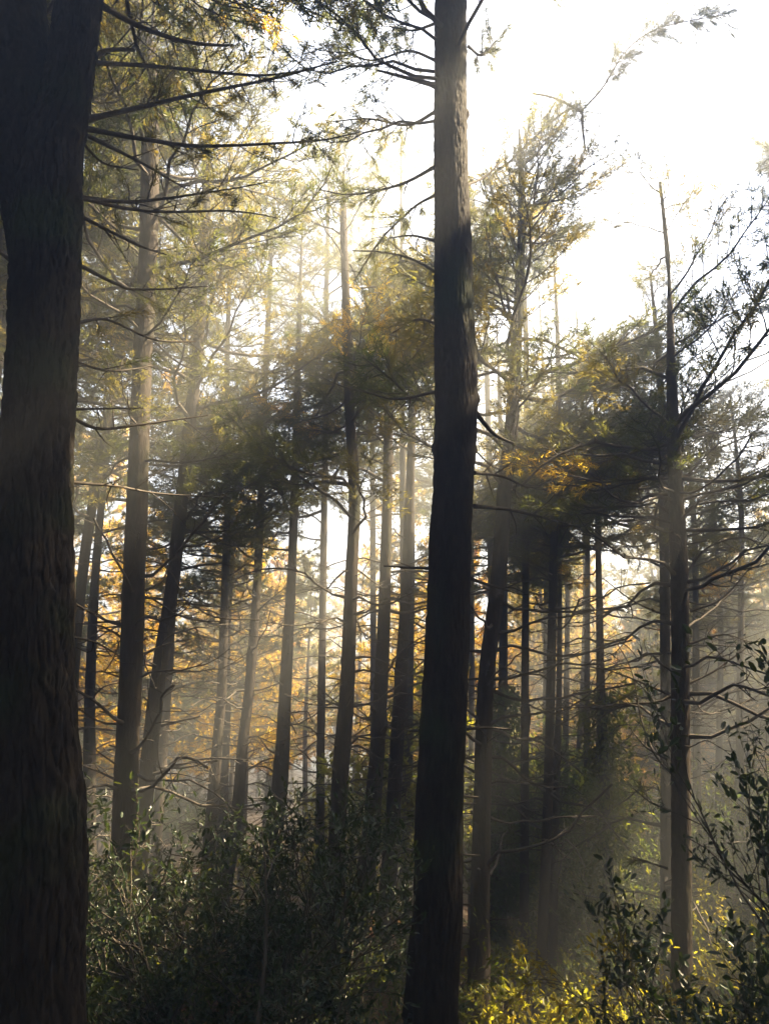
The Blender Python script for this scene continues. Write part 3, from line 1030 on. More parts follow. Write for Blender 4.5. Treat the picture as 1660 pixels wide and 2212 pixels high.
hand_branch(r3, bb3, [(332, 1672), (372, 1658), (400, 1648), (440, 1637), (475, 1634), (540, 1636)], 10.9, 7, 3, 5, -0.6, 0, 211)
hand_branch(r3, bb3, [(350, 1566), (390, 1556), (432, 1546)], 10.9, 7, 4, 2, -0.3, 0, 212)
hand_branch(r3, bb3, [(318, 1750), (352, 1712), (387, 1670)], 10.8, 5, 2, 1, -0.2, 0, 213)
hand_branch(r3, bb3, [(385, 1232), (430, 1222), (490, 1216)], 11, 7, 3, 3, 0.2, 0, 214)
hand_branch(r3, bb3, [(390, 1150), (500, 1146), (580, 1120)], 11, 6, 3, 5, 0.4, 0.2, 215)
r8, bb8, _ = named[12]
hand_branch(r8, bb8, [(1108, 860), (1115, 640), (1105, 560), (1072, 470), (1065, 430)], 9.2, 6, 3, 8, -0.2, 0.3, 221)
hand_branch(r8, bb8, [(1122, 560), (1060, 400), (1105, 345), (1170, 285), (1230, 235), (1258, 240)], 9.3, 7, 4, 40, -0.4, 0.75, 222, 'leafy_branch')
hand_branch(r8, bb8, [(1256, 240), (1258, 280), (1264, 325)], 9.0, 6, 4, 3, 0.0, 0.0, 223)
hand_branch(r8, bb8, [(1254, 240), (1200, 214), (1152, 202)], 9.0, 7, 4, 4, 0.0, 0.0, 224)
hand_branch(r8, bb8, [(1254, 240), (1300, 190), (1350, 110), (1420, 60), (1560, 30)], 9.0, 4, 2, 85, -0.3, 0.95, 225, 'leafy_branch')
rt, bbt, _ = named[19]
for i, pts in enumerate([[(1484, 1700), (1420, 1640), (1385, 1560), (1362, 1450), (1330, 1390)], [(1445, 1570), (1400, 1500), (1370, 1470)],
                         [(1445, 1500), (1350, 1460), (1290, 1440)], [(1440, 1640), (1390, 1610), (1355, 1570)], [(1488, 1475), (1540, 1450), (1610, 1400), (1640, 1380)],
                         [(1490, 1320), (1560, 1290), (1640, 1200)], [(1488, 1390), (1560, 1370), (1620, 1385)], [(1486, 1230), (1530, 1180), (1610, 1160), (1660, 1200)],
                         [(1440, 1330), (1370, 1300), (1300, 1250)], [(1445, 1750), (1400, 1730), (1365, 1700)],
                         [(1440, 1875), (1400, 1862), (1366, 1850)]]):
    hand_branch(rt, bbt, pts, 8.3, 5, 2.2, 7, 0.3 - 0.05 * i, 0.1, 240 + i)

# ------------------------------------------------------------------ pines beyond and overhead: a few crowns shared by copies
far_bark = [BARK]


def far_pine_proto(seed, gold, H, cf, blen, nb, dens):
    rg = np.random.default_rng(seed)
    mbt = MB()
    k = 12
    s = np.linspace(0, 1, k)
    bend = np.cumsum(rg.normal(0, 0.05, (k, 2)), 0) * np.linspace(0, 1, k)[:, None]
    pts = np.stack([bend[:, 0], bend[:, 1], s * H - 0.3], -1)
    tube(mbt, pts, np.interp(s, [0, 0.04, 0.4, 1], [0.15, 0.125, 0.1, 0.015]), 10)
    mc, md = MB(), MB()
    for i in range(nb):
        u = (i + rg.uniform()) / nb
        zz = cf + (H - cf) * u
        p = np.array([np.interp(zz, pts[:, 2], pts[:, 0]), np.interp(zz, pts[:, 2], pts[:, 1]), zz])
        az = i * 2.399 + rg.normal(0, 0.4)
        dv = unit([math.cos(az), math.sin(az), rg.uniform(-0.15, 0.3) + 0.6 * u * u])
        L = blen * rg.uniform(0.6, 1.2) * (1.0 - 0.75 * max(0, u - 0.25) / 0.75)
        bough_geo(mc, rg, dir_matrix(p, dv, L), dens, 0.15, 0.021, 13, 12)
    for i in range(34):
        zz = rg.uniform(1.2, cf + 2.5)
        p = np.array([np.interp(zz, pts[:, 2], pts[:, 0]), np.interp(zz, pts[:, 2], pts[:, 1]), zz])
        az = rg.uniform(0, 6.28)
        dv = unit([math.cos(az), math.sin(az), rg.uniform(-0.2, 0.3)])
        L = rg.uniform(0.5, 1.6)
        q = p + dv * L + np.array([0, 0, rg.uniform(-0.2, 0.25)])
        tube(md, smooth_path([p, p + dv * L * 0.5, q], 4), np.linspace(0.014, 0.004, 4), 4)
        for _ in range(2):
            a = p + (q - p) * rg.uniform(0.3, 0.9)
            d2 = rot_dir(dv, 0.8, rg.uniform(0, 6.28), rg)
            tube(md, [a, a + d2 * rg.uniform(0.15, 0.5)], [0.006, 0.003], 3)
    return (mbt.mesh('trunk', [BARK]), mc.mesh('crown', [WOOD, NEEDLE_SUNLIT if gold else NEEDLE]), md.mesh('dead_branches', [WOOD]), H)


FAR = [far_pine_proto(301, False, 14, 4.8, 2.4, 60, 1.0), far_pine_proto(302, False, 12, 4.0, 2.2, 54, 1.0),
       far_pine_proto(303, True, 13, 3.4, 2.5, 58, 1.0), far_pine_proto(304, True, 10, 2.8, 2.2, 50, 1.0)]


def make_far(me4, loc, rz, sc, label, group, thick=1.0):
    root = thing('pine_tree', label, 'pine tree', loc, group)
    root.rotation_euler = (random.gauss(0, 0.02), random.gauss(0, 0.02), rz)
    root.scale = (sc * thick, sc * thick, sc)
    obj('trunk', me4[0], root)
    obj('crown', me4[1], root, kind='stuff')
    obj('dead_branches', me4[2], root, kind='stuff')
    return root


def copy_far(src, loc, rz, sc, label, group, thick=1.0):
    r = src.copy()
    C.objects.link(r)
    r.location = tuple(float(a) for a in loc)
    r.rotation_euler = (random.gauss(0, 0.025), random.gauss(0, 0.025), rz)
    r.scale = (sc * thick, sc * thick, sc)
    r['label'] = label
    r['group'] = group
    for ch in src.children:
        c = ch.copy()
        c.parent = r
        C.objects.link(c)
    return r


GREEN_LAB = 'slender dark green pine deep in the hazy wood'
GOLD_LAB = 'slender pine with golden light tinted into its needles deep in the hazy wood'
protos = []
spots = []
gr_ = np.random.default_rng(99)
tries = 0
taken = [(np.array([v[1][0], v[1][1]])) for v in named.values()]
while len(spots) < 148 and tries < 6000:
    tries += 1
    y = 17 + 50 * gr_.random() ** 1.15
    x = gr_.uniform(-0.62, 0.62) * (y + 3)
    p = np.array([x, y])
    if all(np.linalg.norm(p - q) > 1.9 for q in taken) and not crown_in_shaft(x, y):
        taken.append(p)
        spots.append((x, y))
n0 = len(spots)
tries = 0
while len(spots) < n0 + 46 and tries < 4000:
    tries += 1
    y = gr_.uniform(15, 42)
    x = gr_.uniform(0.16, 0.6) * (y + 2)
    p = np.array([x, y])
    if all(np.linalg.norm(p - q) > 1.2 for q in taken) and not crown_in_shaft(x, y, 0.2):
        taken.append(p)
        spots.append((x, y))
for i, (x, y) in enumerate(spots):
    px, _ = proj(np.array([x, y, 2.0]))
    k = int(gr_.choice([0, 1, 2, 3], p=[0.45, 0.35, 0.12, 0.08] if px > 1330 and y < 30 else [0.28, 0.24, 0.26, 0.22] if y < 21 else [0.1, 0.1, 0.45, 0.35]))
    H = FAR[k][3]
    # trees to the right and centre stay lower, leaving the opening of sky
    sc = gr_.uniform(0.8, 1.15)
    loc = (x, y, float(ground_z(x, y)))
    px, _ = proj(np.array([x, y, 2.0]))
    lim = np.interp(px, [0, 700, 1000, 1300, 1660], [200, 330, 480, 760, 860])
    if y > 20:
        lim = np.interp(px, [0, 200, 260, 330, 560, 640, 760, 820, 1000, 1270, 1310, 1420, 1470, 1660], [900, 1000, 1150, 1030, 1060, 1230, 1230, 1110, 1130, 1160, 1330, 1330, 1120, 1000]) + gr_.uniform(-130, 110)
    v = ray(px, lim)
    zmax = v[2] / v[1] * y
    if y < 20 and any(abs(px - a) < rr + 30 and b > lim for a, b, rr in HOLES):
        lim = max(lim, max(b + rr for a, b, rr in HOLES if abs(px - a) < rr + 30))
        v = ray(px, lim)
        zmax = v[2] / v[1] * y
    sc = min(sc, max(0.45, (zmax - loc[2]) / H * gr_.uniform(0.85, 1.1)))
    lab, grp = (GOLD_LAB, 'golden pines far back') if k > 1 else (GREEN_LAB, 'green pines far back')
    src = next((o for kk, o in protos if kk == k), None)
    rz = gr_.uniform(0, 6.28)
    if src is None:
        protos.append((k, make_far(FAR[k], loc, rz, sc, lab, grp)))
    else:
        copy_far(src, loc, rz, sc, lab, grp, gr_.uniform(0.8, 1.15))

# unseen pines added beside the view to shade it (towards the sun on the right and over the left)
side = []
for yy in np.arange(-3, 20, 2.7):
    for row in range(4):
        side.append((0.488 * yy + 5.0 + row * 2.6 + 0.6 * math.sin(yy * 3 + row), yy + 1.2 * (row % 2)))
side += [(-5.6, 7.5), (-6.4, 11.0)]
SIDE_LAB = 'unseen pine added just outside the view to shade it'
for i, (x, y) in enumerate(side):
    rg = np.random.default_rng(800 + i)
    for sx, sy in [(0, 0), (0.5, 0), (-0.3, 0.5), (0, -0.5), (0.9, 0), (0, 0.9), (0.5, -0.8), (1.2, 0.5)]:
        if not crown_in_shaft(x + sx, y + sy, 0.12, -3, 20):
            x, y = x + sx, y + sy
            break
    gz = float(ground_z(x, y))
    base = np.array([x, y, gz])
    root = thing('pine_tree', SIDE_LAB, 'pine tree', base, 'shade pines added beside the view')
    H = rg.uniform(22, 24.5)
    o = obj('trunk', FAR[0][0], root)
    o.scale = (1.6, 1.6, H / 14)
    for j in range(135):
        u = (j + rg.uniform()) / 135
        zz = 9.6 + (H - 9.6) * u
        p = base + np.array([0, 0, zz])
        az = j * 2.399 + rg.normal(0, 0.4)
        dv = unit([math.cos(az), math.sin(az), rg.uniform(-0.1, 0.3) + 0.5 * u * u])
        L = 2.6 * rg.uniform(0.7, 1.2) * (1.0 - 0.4 * max(0, u - 0.25) / 0.75)
        if bough_blocked(p, dv, L, True, 0.095):
            continue
        M = dir_matrix(p - base, dv, L, rg.normal(0, 0.3))
        obj('leafy_branch', BOUGH_DENSE[rg.integers(8)], root, mat=Matrix(M.tolist()))


# the wood goes on round the viewer: unseen pines added to darken it
BACK_LAB = 'unseen pine added behind the viewer to shade the wood'
gb = np.random.default_rng(55)
nb_ = 0
tries = 0
while nb_ < 105 and tries < 9000:
    tries += 1
    if nb_ < 88:
        x, y = gb.uniform(-17, 17), gb.uniform(-15, 14)
    else:
        x, y = gb.uniform(-30, 30), gb.uniform(-28, 22)
    if math.hypot(x, y) < 2.6 or abs(x) < 0.66 * y + 3.0 or (x > 0 and y > -1 and x < 0.49 * y + 12 and y < 16):
        continue
    if crown_in_shaft(x, y, 1.6, 0.5, 15.0):
        continue
    if min([9.0] + [math.hypot(x - q[0], y - q[1]) for q in taken]) < 2.1:
        continue
    taken.append(np.array([x, y]))
    nb_ += 1
    k = int(gb.integers(0, 2))
    copy_far(next(o for kk, o in protos if kk == k), (x, y, float(ground_z(x, y))), gb.uniform(0, 6.28), gb.uniform(0.95, 1.2), BACK_LAB, 'shade pines added behind the viewer')


# ------------------------------------------------------------------ broadleaved shrubs and young trees
def shrub_geo(seed, H, spread, nstem, leaf, nleaf_per, levels=3, top_bias=0.5, lean=(0, 0), bare=0.35, small=False, upright=0.6, r0=0.016):
    """returns wood mesh builder and leaf transforms"""
    rg = np.random.default_rng(seed)
    mb = MB()
    tips = []

    def grow(o, d, L, r, lev):
        k = 6
        pts = [o]
        dd = unit(d)
        for i in range(k - 1):
            dd = unit(dd + rg.normal(0, 0.13, 3) + np.array([0, 0, 0.05 * upright]))
            pts.append(pts[-1] + dd * L / (k - 1))
        pts = np.array(pts)
        tube(mb, pts, np.linspace(r, r * 0.45, k), 6 if lev == 0 else 4, 0)
        if lev >= levels:
            tips.append(pts)
            return
        n = int(rg.integers(3, 6)) + (2 if lev == 0 else 0)
        for i in range(n):
            q = bare + (1 - bare) * (i + rg.uniform()) / n if lev == 0 else rg.uniform(0.25, 1)
            j = min(k - 2, int(q * (k - 1)))
            o2 = pts[j] + (pts[j + 1] - pts[j]) * (q * (k - 1) - j)
            dv = rot_dir(unit(pts[j + 1] - pts[j]), rg.uniform(0.4, 1.0), rg.uniform(0, 6.28), rg)
            dv = unit(dv * np.array([spread, spread, 1]) + [0, 0, 0.25 * upright])
            grow(o2, dv, L * rg.uniform(0.42, 0.62), r * 0.5, lev + 1)
        if lev > 0:
            tips.append(pts[k // 2:])

    for i in range(nstem):
        az = rg.uniform(0, 6.28)
        o = np.array([math.cos(az), math.sin(az), 0]) * rg.uniform(0, 0.12 * H)
        o[2] = -0.1
        d = unit([math.cos(az) * spread * 0.6 + lean[0], math.sin(az) * spread * 0.6 + lean[1], 1.0])
        grow(o, d, H * rg.uniform(0.55, 0.85), r0 * rg.uniform(0.7, 1.2), 0)
    pos, dr = [], []
    for pts in tips:
        k = len(pts)
        for q in np.linspace(0.15, 1, nleaf_per):
            j = min(k - 2, int(q * (k - 1)))
            pos.append(pts[j] + (pts[j + 1] - pts[j]) * min(1, q * (k - 1) - j))
            t = unit(pts[j + 1] - pts[j])
            dr.append(unit(t * 0.7 + rg.normal(0, 0.6, 3)))
    pos, dr = np.array(pos), np.array(dr)
    up = rg.normal(0, 0.45, (len(pos), 3)) + np.array([0, 0, 1.0])
    size = leaf * rg.uniform(0.6, 1.2, len(pos))
    return mb, leaf_xf(pos, dr, up, size)


def sel(xf, idx):
    return tuple(a[idx] for a in xf)


leaf_me = {}


def leaf_piece(mat, aspect):
    key = (mat.name, aspect)
    if key not in leaf_me:
        mb = MB()
        xf = leaf_xf(np.zeros((1, 3)), np.array([[1.0, 0, 0]]), np.array([[0, 0, 1.0]]), np.ones(1))
        add_leaves(mb, xf, 0, aspect)
        leaf_me[key] = mb.mesh('leaf', [mat])
    return leaf_me[key]


def shrub(name, label, cat, loc, seed, H, spread, nstem, leaf, nper, mat, levels=3, group=None, pieces=0, aspect=1.0, stem_mat=None, rot=0.0, **kw):
    root = thing(name, label, cat, loc, group)
    root.rotation_euler[2] = rot
    small = kw.pop('small', False)
    mb, xf = shrub_geo(seed, H, spread, nstem, leaf, nper, levels, **kw)
    obj('stems', mb.mesh('stems', [stem_mat or STEM]), root)
    n = len(xf[0])
    idx = np.arange(n)
    if pieces:
        order = np.argsort(-(xf[0][:, 2] - 0.6 * xf[0][:, 1]))
        pick, idx = order[:pieces], order[pieces:]
        me = leaf_piece(mat, aspect)
        for i in pick:
            p, d, s, nn, sz = (a[i] for a in xf)
            M = np.eye(4)
            M[:3, 0], M[:3, 1], M[:3, 2], M[:3, 3] = d * sz, s * sz, nn * sz, p
            obj('leaf', me, root, mat=Matrix(M.tolist()))
    mf = MB()
    add_leaves(mf, sel(xf, idx), 0, aspect, small)
    obj('foliage', mf.mesh('foliage', [mat]), root, kind='stuff')
    return root


def on_ground(px, d):
    v = ray(px, 1660)
    x = v[0] / v[1] * d
    return (x, d, float(ground_z(x, d)))


# big holly-like bush and its neighbours at lower left
shrub('holly_bush', 'tall dark holly bush with small glossy leaves and an open airy top', 'bush', on_ground(590, 6.6), 11, 2.15, 1.15, 12, 0.06, 7, GLOSSY, 3, pieces=260,
      aspect=0.85, upright=0.7, r0=0.018)
shrub('holly_bush', 'thin holly sprig reaching left over the bright mist', 'bush', on_ground(505, 6.9), 12, 2.5, 0.8, 2, 0.075, 4, GLOSSY, 3, pieces=120, aspect=0.85, lean=(-0.18, 0), r0=0.013)
shrub('low_bush', 'low dense bush with a sunlit yellowish top in front of the holly', 'bush', on_ground(420, 7.4), 13, 1.45, 1.5, 9, 0.06, 4, LEAF_GRN, 3, upright=0.3)
shrub('low_bush', 'dark low bush at the bottom edge below the holly', 'bush', on_ground(560, 6.3), 14, 1.25, 1.6, 9, 0.055, 4, GLOSSY, 3, upright=0.3)
shrub('low_bush', 'dark low bush at the foot of the huge left pine', 'bush', on_ground(300, 6.0), 15, 0.9, 1.6, 8, 0.055, 4, GLOSSY, 3, upright=0.3)
shrub('leafy_bush', 'loose bush with pale lit leaves round the straight forking pine', 'bush', on_ground(235, 8.0), 16, 1.9, 0.9, 5, 0.07, 4, LEAF_GRN, 3, upright=0.5)
shrub('leafy_bush', 'bush with lit yellow tips between the forking pine and the holly', 'bush', on_ground(345, 9.2), 17, 1.8, 0.9, 5, 0.075, 4, LEAF_GRN, 3, upright=0.5)
shrub('red_leaf_sapling', 'small sapling with red and orange leaves beside the huge left pine', 'sapling', on_ground(205, 7.2), 18, 0.95, 0.9, 2, 0.075, 3, LEAF_RED, 2)
shrub('leafy_bush', 'thin leaved bush between the sturdy pine and the middle trunk', 'bush', on_ground(800, 8.0), 19, 1.6, 1.0, 6, 0.06, 4, LEAF_GRN, 3, upright=0.5)
shrub('low_bush', 'small twiggy bush at the bottom beside the middle trunk', 'bush', on_ground(790, 6.8), 20, 1.2, 1.3, 7, 0.05, 4, GLOSSY, 3, upright=0.3)
shrub('leafy_bush', 'dark bush behind the holly between two pine feet', 'bush', on_ground(640, 9.6), 21, 1.7, 1.2, 6, 0.06, 4, LEAF_GRN, 3, upright=0.4)
# the pale upright sapling stem in front of the holly
def sapling_stem():
    d = 6.0
    base = np.array(on_ground(566, d))
    root = thing('bare_sapling', 'slim pale bare sapling stem standing in front of the holly', 'sapling', base)
    pts = [P(x, y, d) for x, y in [(572, 1860), (575, 1960), (573, 2060), (566, 2140), (568, 2230)]][::-1]
    pts[0] = base + np.array([0.0, 0, -0.1])
    mb = MB()
    tube(mb, smooth_path(pts, 16) - base, np.linspace(0.022, 0.008, 16), 8)
    obj('stem', mb.mesh('stem', [STEM]), root)
    for i, (a, b) in enumerate([((575, 1950), (520, 1890)), ((575, 1900), (610, 1840)), ((573, 2030), (610, 2010)), ((574, 1870), (560, 1800))]):
        m2 = MB()
        p, q = P(*a, d), P(*b, d + 0.3)
        tube(m2, smooth_path([p, (p + q) / 2 + [0, 0, 0.05], q], 6) - base, np.linspace(0.008, 0.003, 6), 5)
        obj('twig', m2.mesh('twig', [STEM]), root)


sapling_stem()

# right-hand side: sunlit bushes and the dark glossy shrub
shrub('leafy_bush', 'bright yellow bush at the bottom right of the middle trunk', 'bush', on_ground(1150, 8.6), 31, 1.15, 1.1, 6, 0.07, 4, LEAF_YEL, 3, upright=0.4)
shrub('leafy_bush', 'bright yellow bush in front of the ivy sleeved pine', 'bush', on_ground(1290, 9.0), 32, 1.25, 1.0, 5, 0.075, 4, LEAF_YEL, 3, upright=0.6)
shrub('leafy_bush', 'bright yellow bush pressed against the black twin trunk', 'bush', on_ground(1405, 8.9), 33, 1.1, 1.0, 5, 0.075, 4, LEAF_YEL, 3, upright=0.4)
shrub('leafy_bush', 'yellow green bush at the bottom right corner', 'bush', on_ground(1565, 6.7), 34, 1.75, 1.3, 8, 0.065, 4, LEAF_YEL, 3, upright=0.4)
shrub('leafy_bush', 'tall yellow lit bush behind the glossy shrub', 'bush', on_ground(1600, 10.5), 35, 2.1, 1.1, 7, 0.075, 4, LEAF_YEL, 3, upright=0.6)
shrub('glossy_shrub', 'dark glossy leaved shrub with a leaning black stem at the right edge', 'shrub', on_ground(1660, 5.8), 36, 2.5, 0.8, 4, 0.08, 4, GLOSSY, 3, pieces=280,
      aspect=0.8, lean=(-0.22, 0.0), upright=0.6, r0=0.022, stem_mat=BARK)
shrub('glossy_shrub', 'dark leafy shrub wrapped round the black twin trunk', 'shrub', on_ground(1540, 7.2), 37, 2.3, 0.7, 4, 0.085, 4, GLOSSY, 3, lean=(-0.05, 0), upright=0.7, r0=0.015)
shrub('glossy_shrub', 'dark leaf spray hanging in from the right edge', 'shrub', on_ground(1745, 5.2), 38, 3.0, 0.5, 2, 0.09, 4, GLOSSY, 3, upright=0.9, r0=0.018)
shrub('leafy_bush', 'dim green bush between the ivy sleeved pine and the twin trunk', 'bush', on_ground(1385, 12.0), 39, 2.0, 1.0, 6, 0.075, 4, LEAF_GRN, 3)
shrub('leafy_bush', 'dim bush at the foot of the slender pine', 'bush', on_ground(1235, 14.5), 40, 1.6, 1.1, 6, 0.075, 4, LEAF_GRN, 3)
shrub('low_bush', 'small blue green bush on the bracken right of the middle trunk', 'bush', on_ground(1190, 10.6), 41, 0.8, 1.3, 5, 0.055, 4, LEAF_GRN, 3, upright=0.3)

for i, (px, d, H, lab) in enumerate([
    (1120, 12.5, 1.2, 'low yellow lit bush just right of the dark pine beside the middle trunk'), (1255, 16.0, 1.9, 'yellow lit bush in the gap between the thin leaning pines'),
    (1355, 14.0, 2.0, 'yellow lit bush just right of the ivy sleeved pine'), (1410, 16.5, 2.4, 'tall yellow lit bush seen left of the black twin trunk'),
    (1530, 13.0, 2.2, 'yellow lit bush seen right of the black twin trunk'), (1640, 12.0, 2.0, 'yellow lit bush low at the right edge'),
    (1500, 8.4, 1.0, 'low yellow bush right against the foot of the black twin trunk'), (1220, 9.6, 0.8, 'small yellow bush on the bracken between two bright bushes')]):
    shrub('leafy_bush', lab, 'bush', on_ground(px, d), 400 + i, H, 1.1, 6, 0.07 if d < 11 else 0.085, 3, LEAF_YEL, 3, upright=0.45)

for i, (px, d, H, lab) in enumerate([
    (1340, 15.5, 3.2, 'tall dark leafy bush between the ivy sleeved pine and the twin trunk'), (1480, 13.5, 3.4, 'tall dark leafy bush behind the black twin trunk'),
    (1570, 12.5, 3.2, 'tall dark leafy bush behind the glossy shrub'), (1650, 11.0, 3.0, 'tall dark leafy bush at the right edge behind the glossy shrub'),
    (1060, 17.0, 3.0, 'tall dark leafy bush behind the foot of the ivy column'), (1440, 18.0, 3.8, 'tall dark leafy bush deep behind the twin trunk')]):
    shrub('leafy_bush', lab, 'bush', on_ground(px, d), 450 + i, H, 0.9, 6, 0.09, 4, LEAF_GRN, 3, upright=0.6)

# leafy young trees and bushes standing far back, some with a sunlit look put into yellow leaves
YT = []
for i, (mat, H, leaf) in enumerate([(LEAF_YEL, 6.0, 0.15), (LEAF_YEL, 4.6, 0.14), (LEAF_GRN, 5.2, 0.15), (LEAF_GRN, 2.2, 0.11), (LEAF_YEL, 2.4, 0.11)]):
    mb_, xf_ = shrub_geo(500 + i, H, 0.8 if H > 3 else 1.1, 3 if H > 3 else 6, leaf, 4, 4 if H > 3 else 3, bare=0.25, upright=0.6, r0=0.035 if H > 3 else 0.015)
    mf_ = MB()
    add_leaves(mf_, xf_, 0, 1.1, True)
    YT.append((mb_.mesh('stems', [STEM]), mf_.mesh('foliage', [mat])))
labs = [('young_tree', 'yellow green leafy young tree among the far pines', 'young tree', 'sunlit young trees'),
        ('young_tree', 'yellow green leafy young tree among the far pines', 'young tree', 'sunlit young trees'),
        ('young_tree', 'dull green leafy young tree among the far pines', 'young tree', 'dull young trees'),
        ('leafy_bush', 'dim green bush on the far forest floor', 'bush', 'dim bushes far back'),
        ('leafy_bush', 'sunlit yellow bush on the far forest floor', 'bush', 'sunlit bushes far back')]


def young(k, loc, rz, sc, label=None):
    nm, lb, ct, gp = labs[k]
    r = thing(nm, label or lb, ct, loc, None if label else gp)
    r.rotation_euler[2] = rz
    r.scale = (sc, sc, sc)
    obj('stems', YT[k][0], r)
    obj('foliage', YT[k][1], r, kind='stuff')


young(0, on_ground(1140, 19.0), 0.4, 1.0, 'bright yellow green leafy tree right of the middle trunk')
young(1, on_ground(1240, 17.5), 1.4, 0.9, 'yellow green young tree behind the slender pine')
gy = np.random.default_rng(12)
for i in range(58):
    y = 15 + 34 * gy.random()
    x = gy.uniform(-0.6, 0.6) * y
    right = x > 1
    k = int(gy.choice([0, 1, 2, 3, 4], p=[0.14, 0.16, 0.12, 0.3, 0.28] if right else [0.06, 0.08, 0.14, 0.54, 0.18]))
    young(k, (x, y, float(ground_z(x, y))), gy.uniform(0, 6.28), gy.uniform(0.7, 1.25))


# ivy sleeves on two pines
def ivy(path_px, d, width, n, seed, label):
    rg = np.random.default_rng(seed)
    path = smooth_path([P(x, y, d) for x, y in path_px], 40)
    base = path[0].copy()
    base[2] = float(ground_z(base[0], base[1]))
    root = thing('ivy', label, 'ivy', base)
    m2 = MB()
    for q in range(5):
        ph = rg.uniform(0, 6.28)
        off = np.stack([0.12 * np.cos(ph + np.linspace(0, 5, 40)), 0.12 * np.sin(ph + np.linspace(0, 5, 40)), np.zeros(40)], -1)
        tube(m2, path + off - base, np.linspace(0.012, 0.005, 40), 4)
    obj('vines', m2.mesh('vines', [STEM]), root)
    t = rg.random(n)
    c = path[(t * 39).astype(int)]
    az = rg.uniform(0, 6.28, n)
    bulge = width * (0.35 + 0.65 * vnoise(t * 9 + seed, az * 1.2)) * (0.4 + 0.6 * rg.random(n) ** 0.6)
    out = np.stack([np.cos(az), np.sin(az), np.zeros(n)], -1)
    pos = c + out * bulge[:, None] - base + rg.normal(0, 0.06, (n, 3))
    mf = MB()
    add_leaves(mf, leaf_xf(pos, out * 0.4 + rg.normal(0, 0.4, (n, 3)) + [0, 0, -0.5], out + rg.normal(0, 0.4, (n, 3)), 0.085 * rg.uniform(0.6, 1.2, n)), 0, 1.3)
    obj('foliage', mf.mesh('foliage', [LEAF_GRN]), root, kind='stuff')


ivy([(1098, 2060), (1095, 1850), (1090, 1650), (1086, 1480)], 14.6, 0.5, 5200, 3, 'dark ivy hanging as a thick column right of the middle trunk')
ivy([(1316, 2000), (1308, 1800), (1300, 1600), (1296, 1490)], 13.2, 0.42, 3200, 4, 'green ivy sleeve round the pine by the sunlit floor')


# brown bracken and litter
def frond_geo(mb, rg, o, az, L):
    k = 9
    s = np.linspace(0, 1, k)
    d = np.array([math.cos(az), math.sin(az), 0])
    pts = o + np.outer(s, d) * L * 0.85 + np.outer(np.sin(s * 2.3) * L * 0.5, [0, 0, 1.0])
    tube(mb, pts, np.linspace(0.006, 0.002, k), 3, 0, False)
    side_ = np.cross([0, 0, 1.0], d)
    pos, dr, sz = [], [], []
    for i in range(14):
        q = 0.22 + 0.78 * i / 14
        p = np.array([np.interp(q, s, pts[:, c]) for c in range(3)])
        for sg in (-1, 1):
            l = L * 0.36 * (1.08 - q)
            dv = unit(side_ * sg + d * 0.45 + [0, 0, rg.uniform(-0.3, 0.1)])
            pos.append(p)
            dr.append(dv)
            sz.append(l)
    pos, dr, sz = np.array(pos), np.array(dr), np.array(sz)
    add_leaves(mb, leaf_xf(pos, dr, np.tile([0, 0, 1.0], (len(pos), 1)) + rg.normal(0, 0.3, (len(pos), 3)), sz), 1, 0.6, True)


FERNS = []
for i in range(4):
    mb_ = MB()
    rg_ = np.random.default_rng(600 + i)
    for j in range(9):
        frond_geo(mb_, rg_, np.array([0, 0, -0.03]), j * 0.7 + rg_.normal(0, 0.2), rg_.uniform(0.55, 0.95))
    FERNS.append(mb_.mesh('fronds', [STEM, FERN]))
gf = np.random.default_rng(31)
fern_spots = []
for i in range(110):
    px = gf.choice([gf.uniform(640, 900), gf.uniform(990, 1420), gf.uniform(180, 1660)], p=[0.15, 0.55, 0.3])
    d = gf.uniform(7.5, 17)
    fern_spots.append(on_ground(px, d))
for i, loc in enumerate(fern_spots):
    r = obj('bracken_fern', FERNS[i % 4], None, loc)
    r.rotation_euler[2] = gf.uniform(0, 6.28)
    s_ = gf.uniform(0.6, 1.15)
    r.scale = (s_, s_, s_)
    r['label'] = 'brown withered bracken fern on the forest floor'
    r['category'] = 'fern'
    r['group'] = 'brown bracken between the trunks'

shrub('red_leaf_sapling', 'small orange leaved sprig on the bracken by the ivy sleeved pine', 'sapling', on_ground(1262, 11.0), 51, 0.75, 1.0, 3, 0.07, 3, LEAF_RED, 2)


def litter():
    rg = np.random.default_rng(77)
    n = 42000
    y = 4 + 34 * rg.random(n) ** 1.3
    x = rg.uniform(-0.7, 0.7, n) * (y + 3)
    z = ground_z(x, y) + rg.uniform(0.0, 0.05, n)
    pos = np.stack([x, y, z], -1)
    az = rg.uniform(0, 6.28, n)
    d = np.stack([np.cos(az), np.sin(az), rg.normal(0, 0.25, n)], -1)
    mb = MB()
    add_leaves(mb, leaf_xf(pos, d, rg.normal(0, 0.35, (n, 3)) + [0, 0, 1.0], rg.uniform(0.05, 0.12, n)), 0, 1.0, True)
    obj('leaf_litter', mb.mesh('leaf_litter', [LITTER]), kind='stuff')


litter()


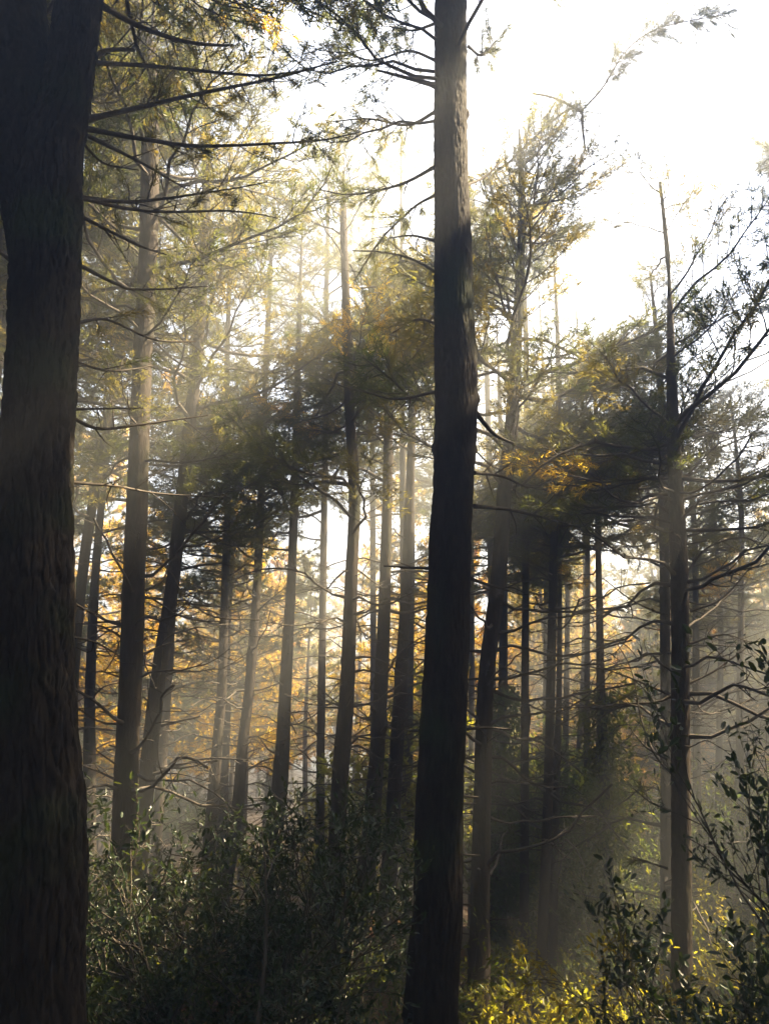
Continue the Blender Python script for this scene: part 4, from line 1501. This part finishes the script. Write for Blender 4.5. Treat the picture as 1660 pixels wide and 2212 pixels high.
def undergrowth():
    """low leafy sprigs between the bushes: thin stems with alternate leaves"""
    rg = np.random.default_rng(78)
    n = 15000
    y = 5.4 + 24 * rg.random(n) ** 1.4
    x = rg.uniform(-0.65, 0.65, n) * (y + 2)
    m = vnoise(x * 0.8 + 3, y * 0.8) * 0.7 + vnoise(x * 2.1, y * 2.1 + 8) * 0.3
    k = m > 0.42
    x, y, m = x[k], y[k], m[k]
    n = len(x)
    h = (0.08 + 0.5 * rg.random(n)) * np.clip((m - 0.3) * 2.2, 0.3, 1.0)
    base = np.stack([x, y, ground_z(x, y) - 0.02], -1)
    lean = rg.normal(0, 0.35, (n, 2))
    top = base + np.stack([lean[:, 0] * h, lean[:, 1] * h, h], -1)
    mb = MB()
    w = 0.003
    v = np.stack([base + [w, 0, 0], base + [-w, w, 0], base + [-w, -w, 0], top], 1).reshape(-1, 3)
    i = np.arange(n)[:, None] * 4
    mb.add(v, np.concatenate([i + [[0, 1, 3]], i + [[1, 2, 3]], i + [[2, 0, 3]]]), 0)
    nl = 7
    q = np.tile(np.linspace(0.3, 1.0, nl), n)
    ii = np.repeat(np.arange(n), nl)
    pos = base[ii] + (top - base)[ii] * q[:, None]
    az = np.tile(np.arange(nl) * 2.4, n) + np.repeat(rg.uniform(0, 6.28, n), nl)
    d = np.stack([np.cos(az), np.sin(az), rg.normal(0.25, 0.3, len(az))], -1)
    sz = np.repeat(rg.uniform(0.04, 0.085, n), nl) * rg.uniform(0.7, 1.2, len(az))
    add_leaves(mb, leaf_xf(pos, d, rg.normal(0, 0.3, (len(az), 3)) + [0, 0, 1.0], sz), 1, 1.0, False)
    obj('undergrowth', mb.mesh('undergrowth', [STEM, LEAF_GRN]), kind='stuff')


undergrowth()

# fallen branches among the bracken
gl = np.random.default_rng(91)
for i in range(26):
    loc = on_ground(gl.uniform(180, 1640), gl.uniform(8.5, 18))
    az = gl.uniform(0, 3.14)
    M = dir_matrix(np.array(loc) + [0, 0, 0.05], np.array([math.cos(az), math.sin(az), gl.uniform(-0.05, 0.12)]), gl.uniform(1.2, 2.8), gl.uniform(0, 6.28))
    o = obj('fallen_branch', DEAD[i % len(DEAD)], None, mat=Matrix(M.tolist()))
    o['label'] = 'bare fallen branch lying on the leaf litter'
    o['category'] = 'branch'
    o['group'] = 'fallen branches on the forest floor'
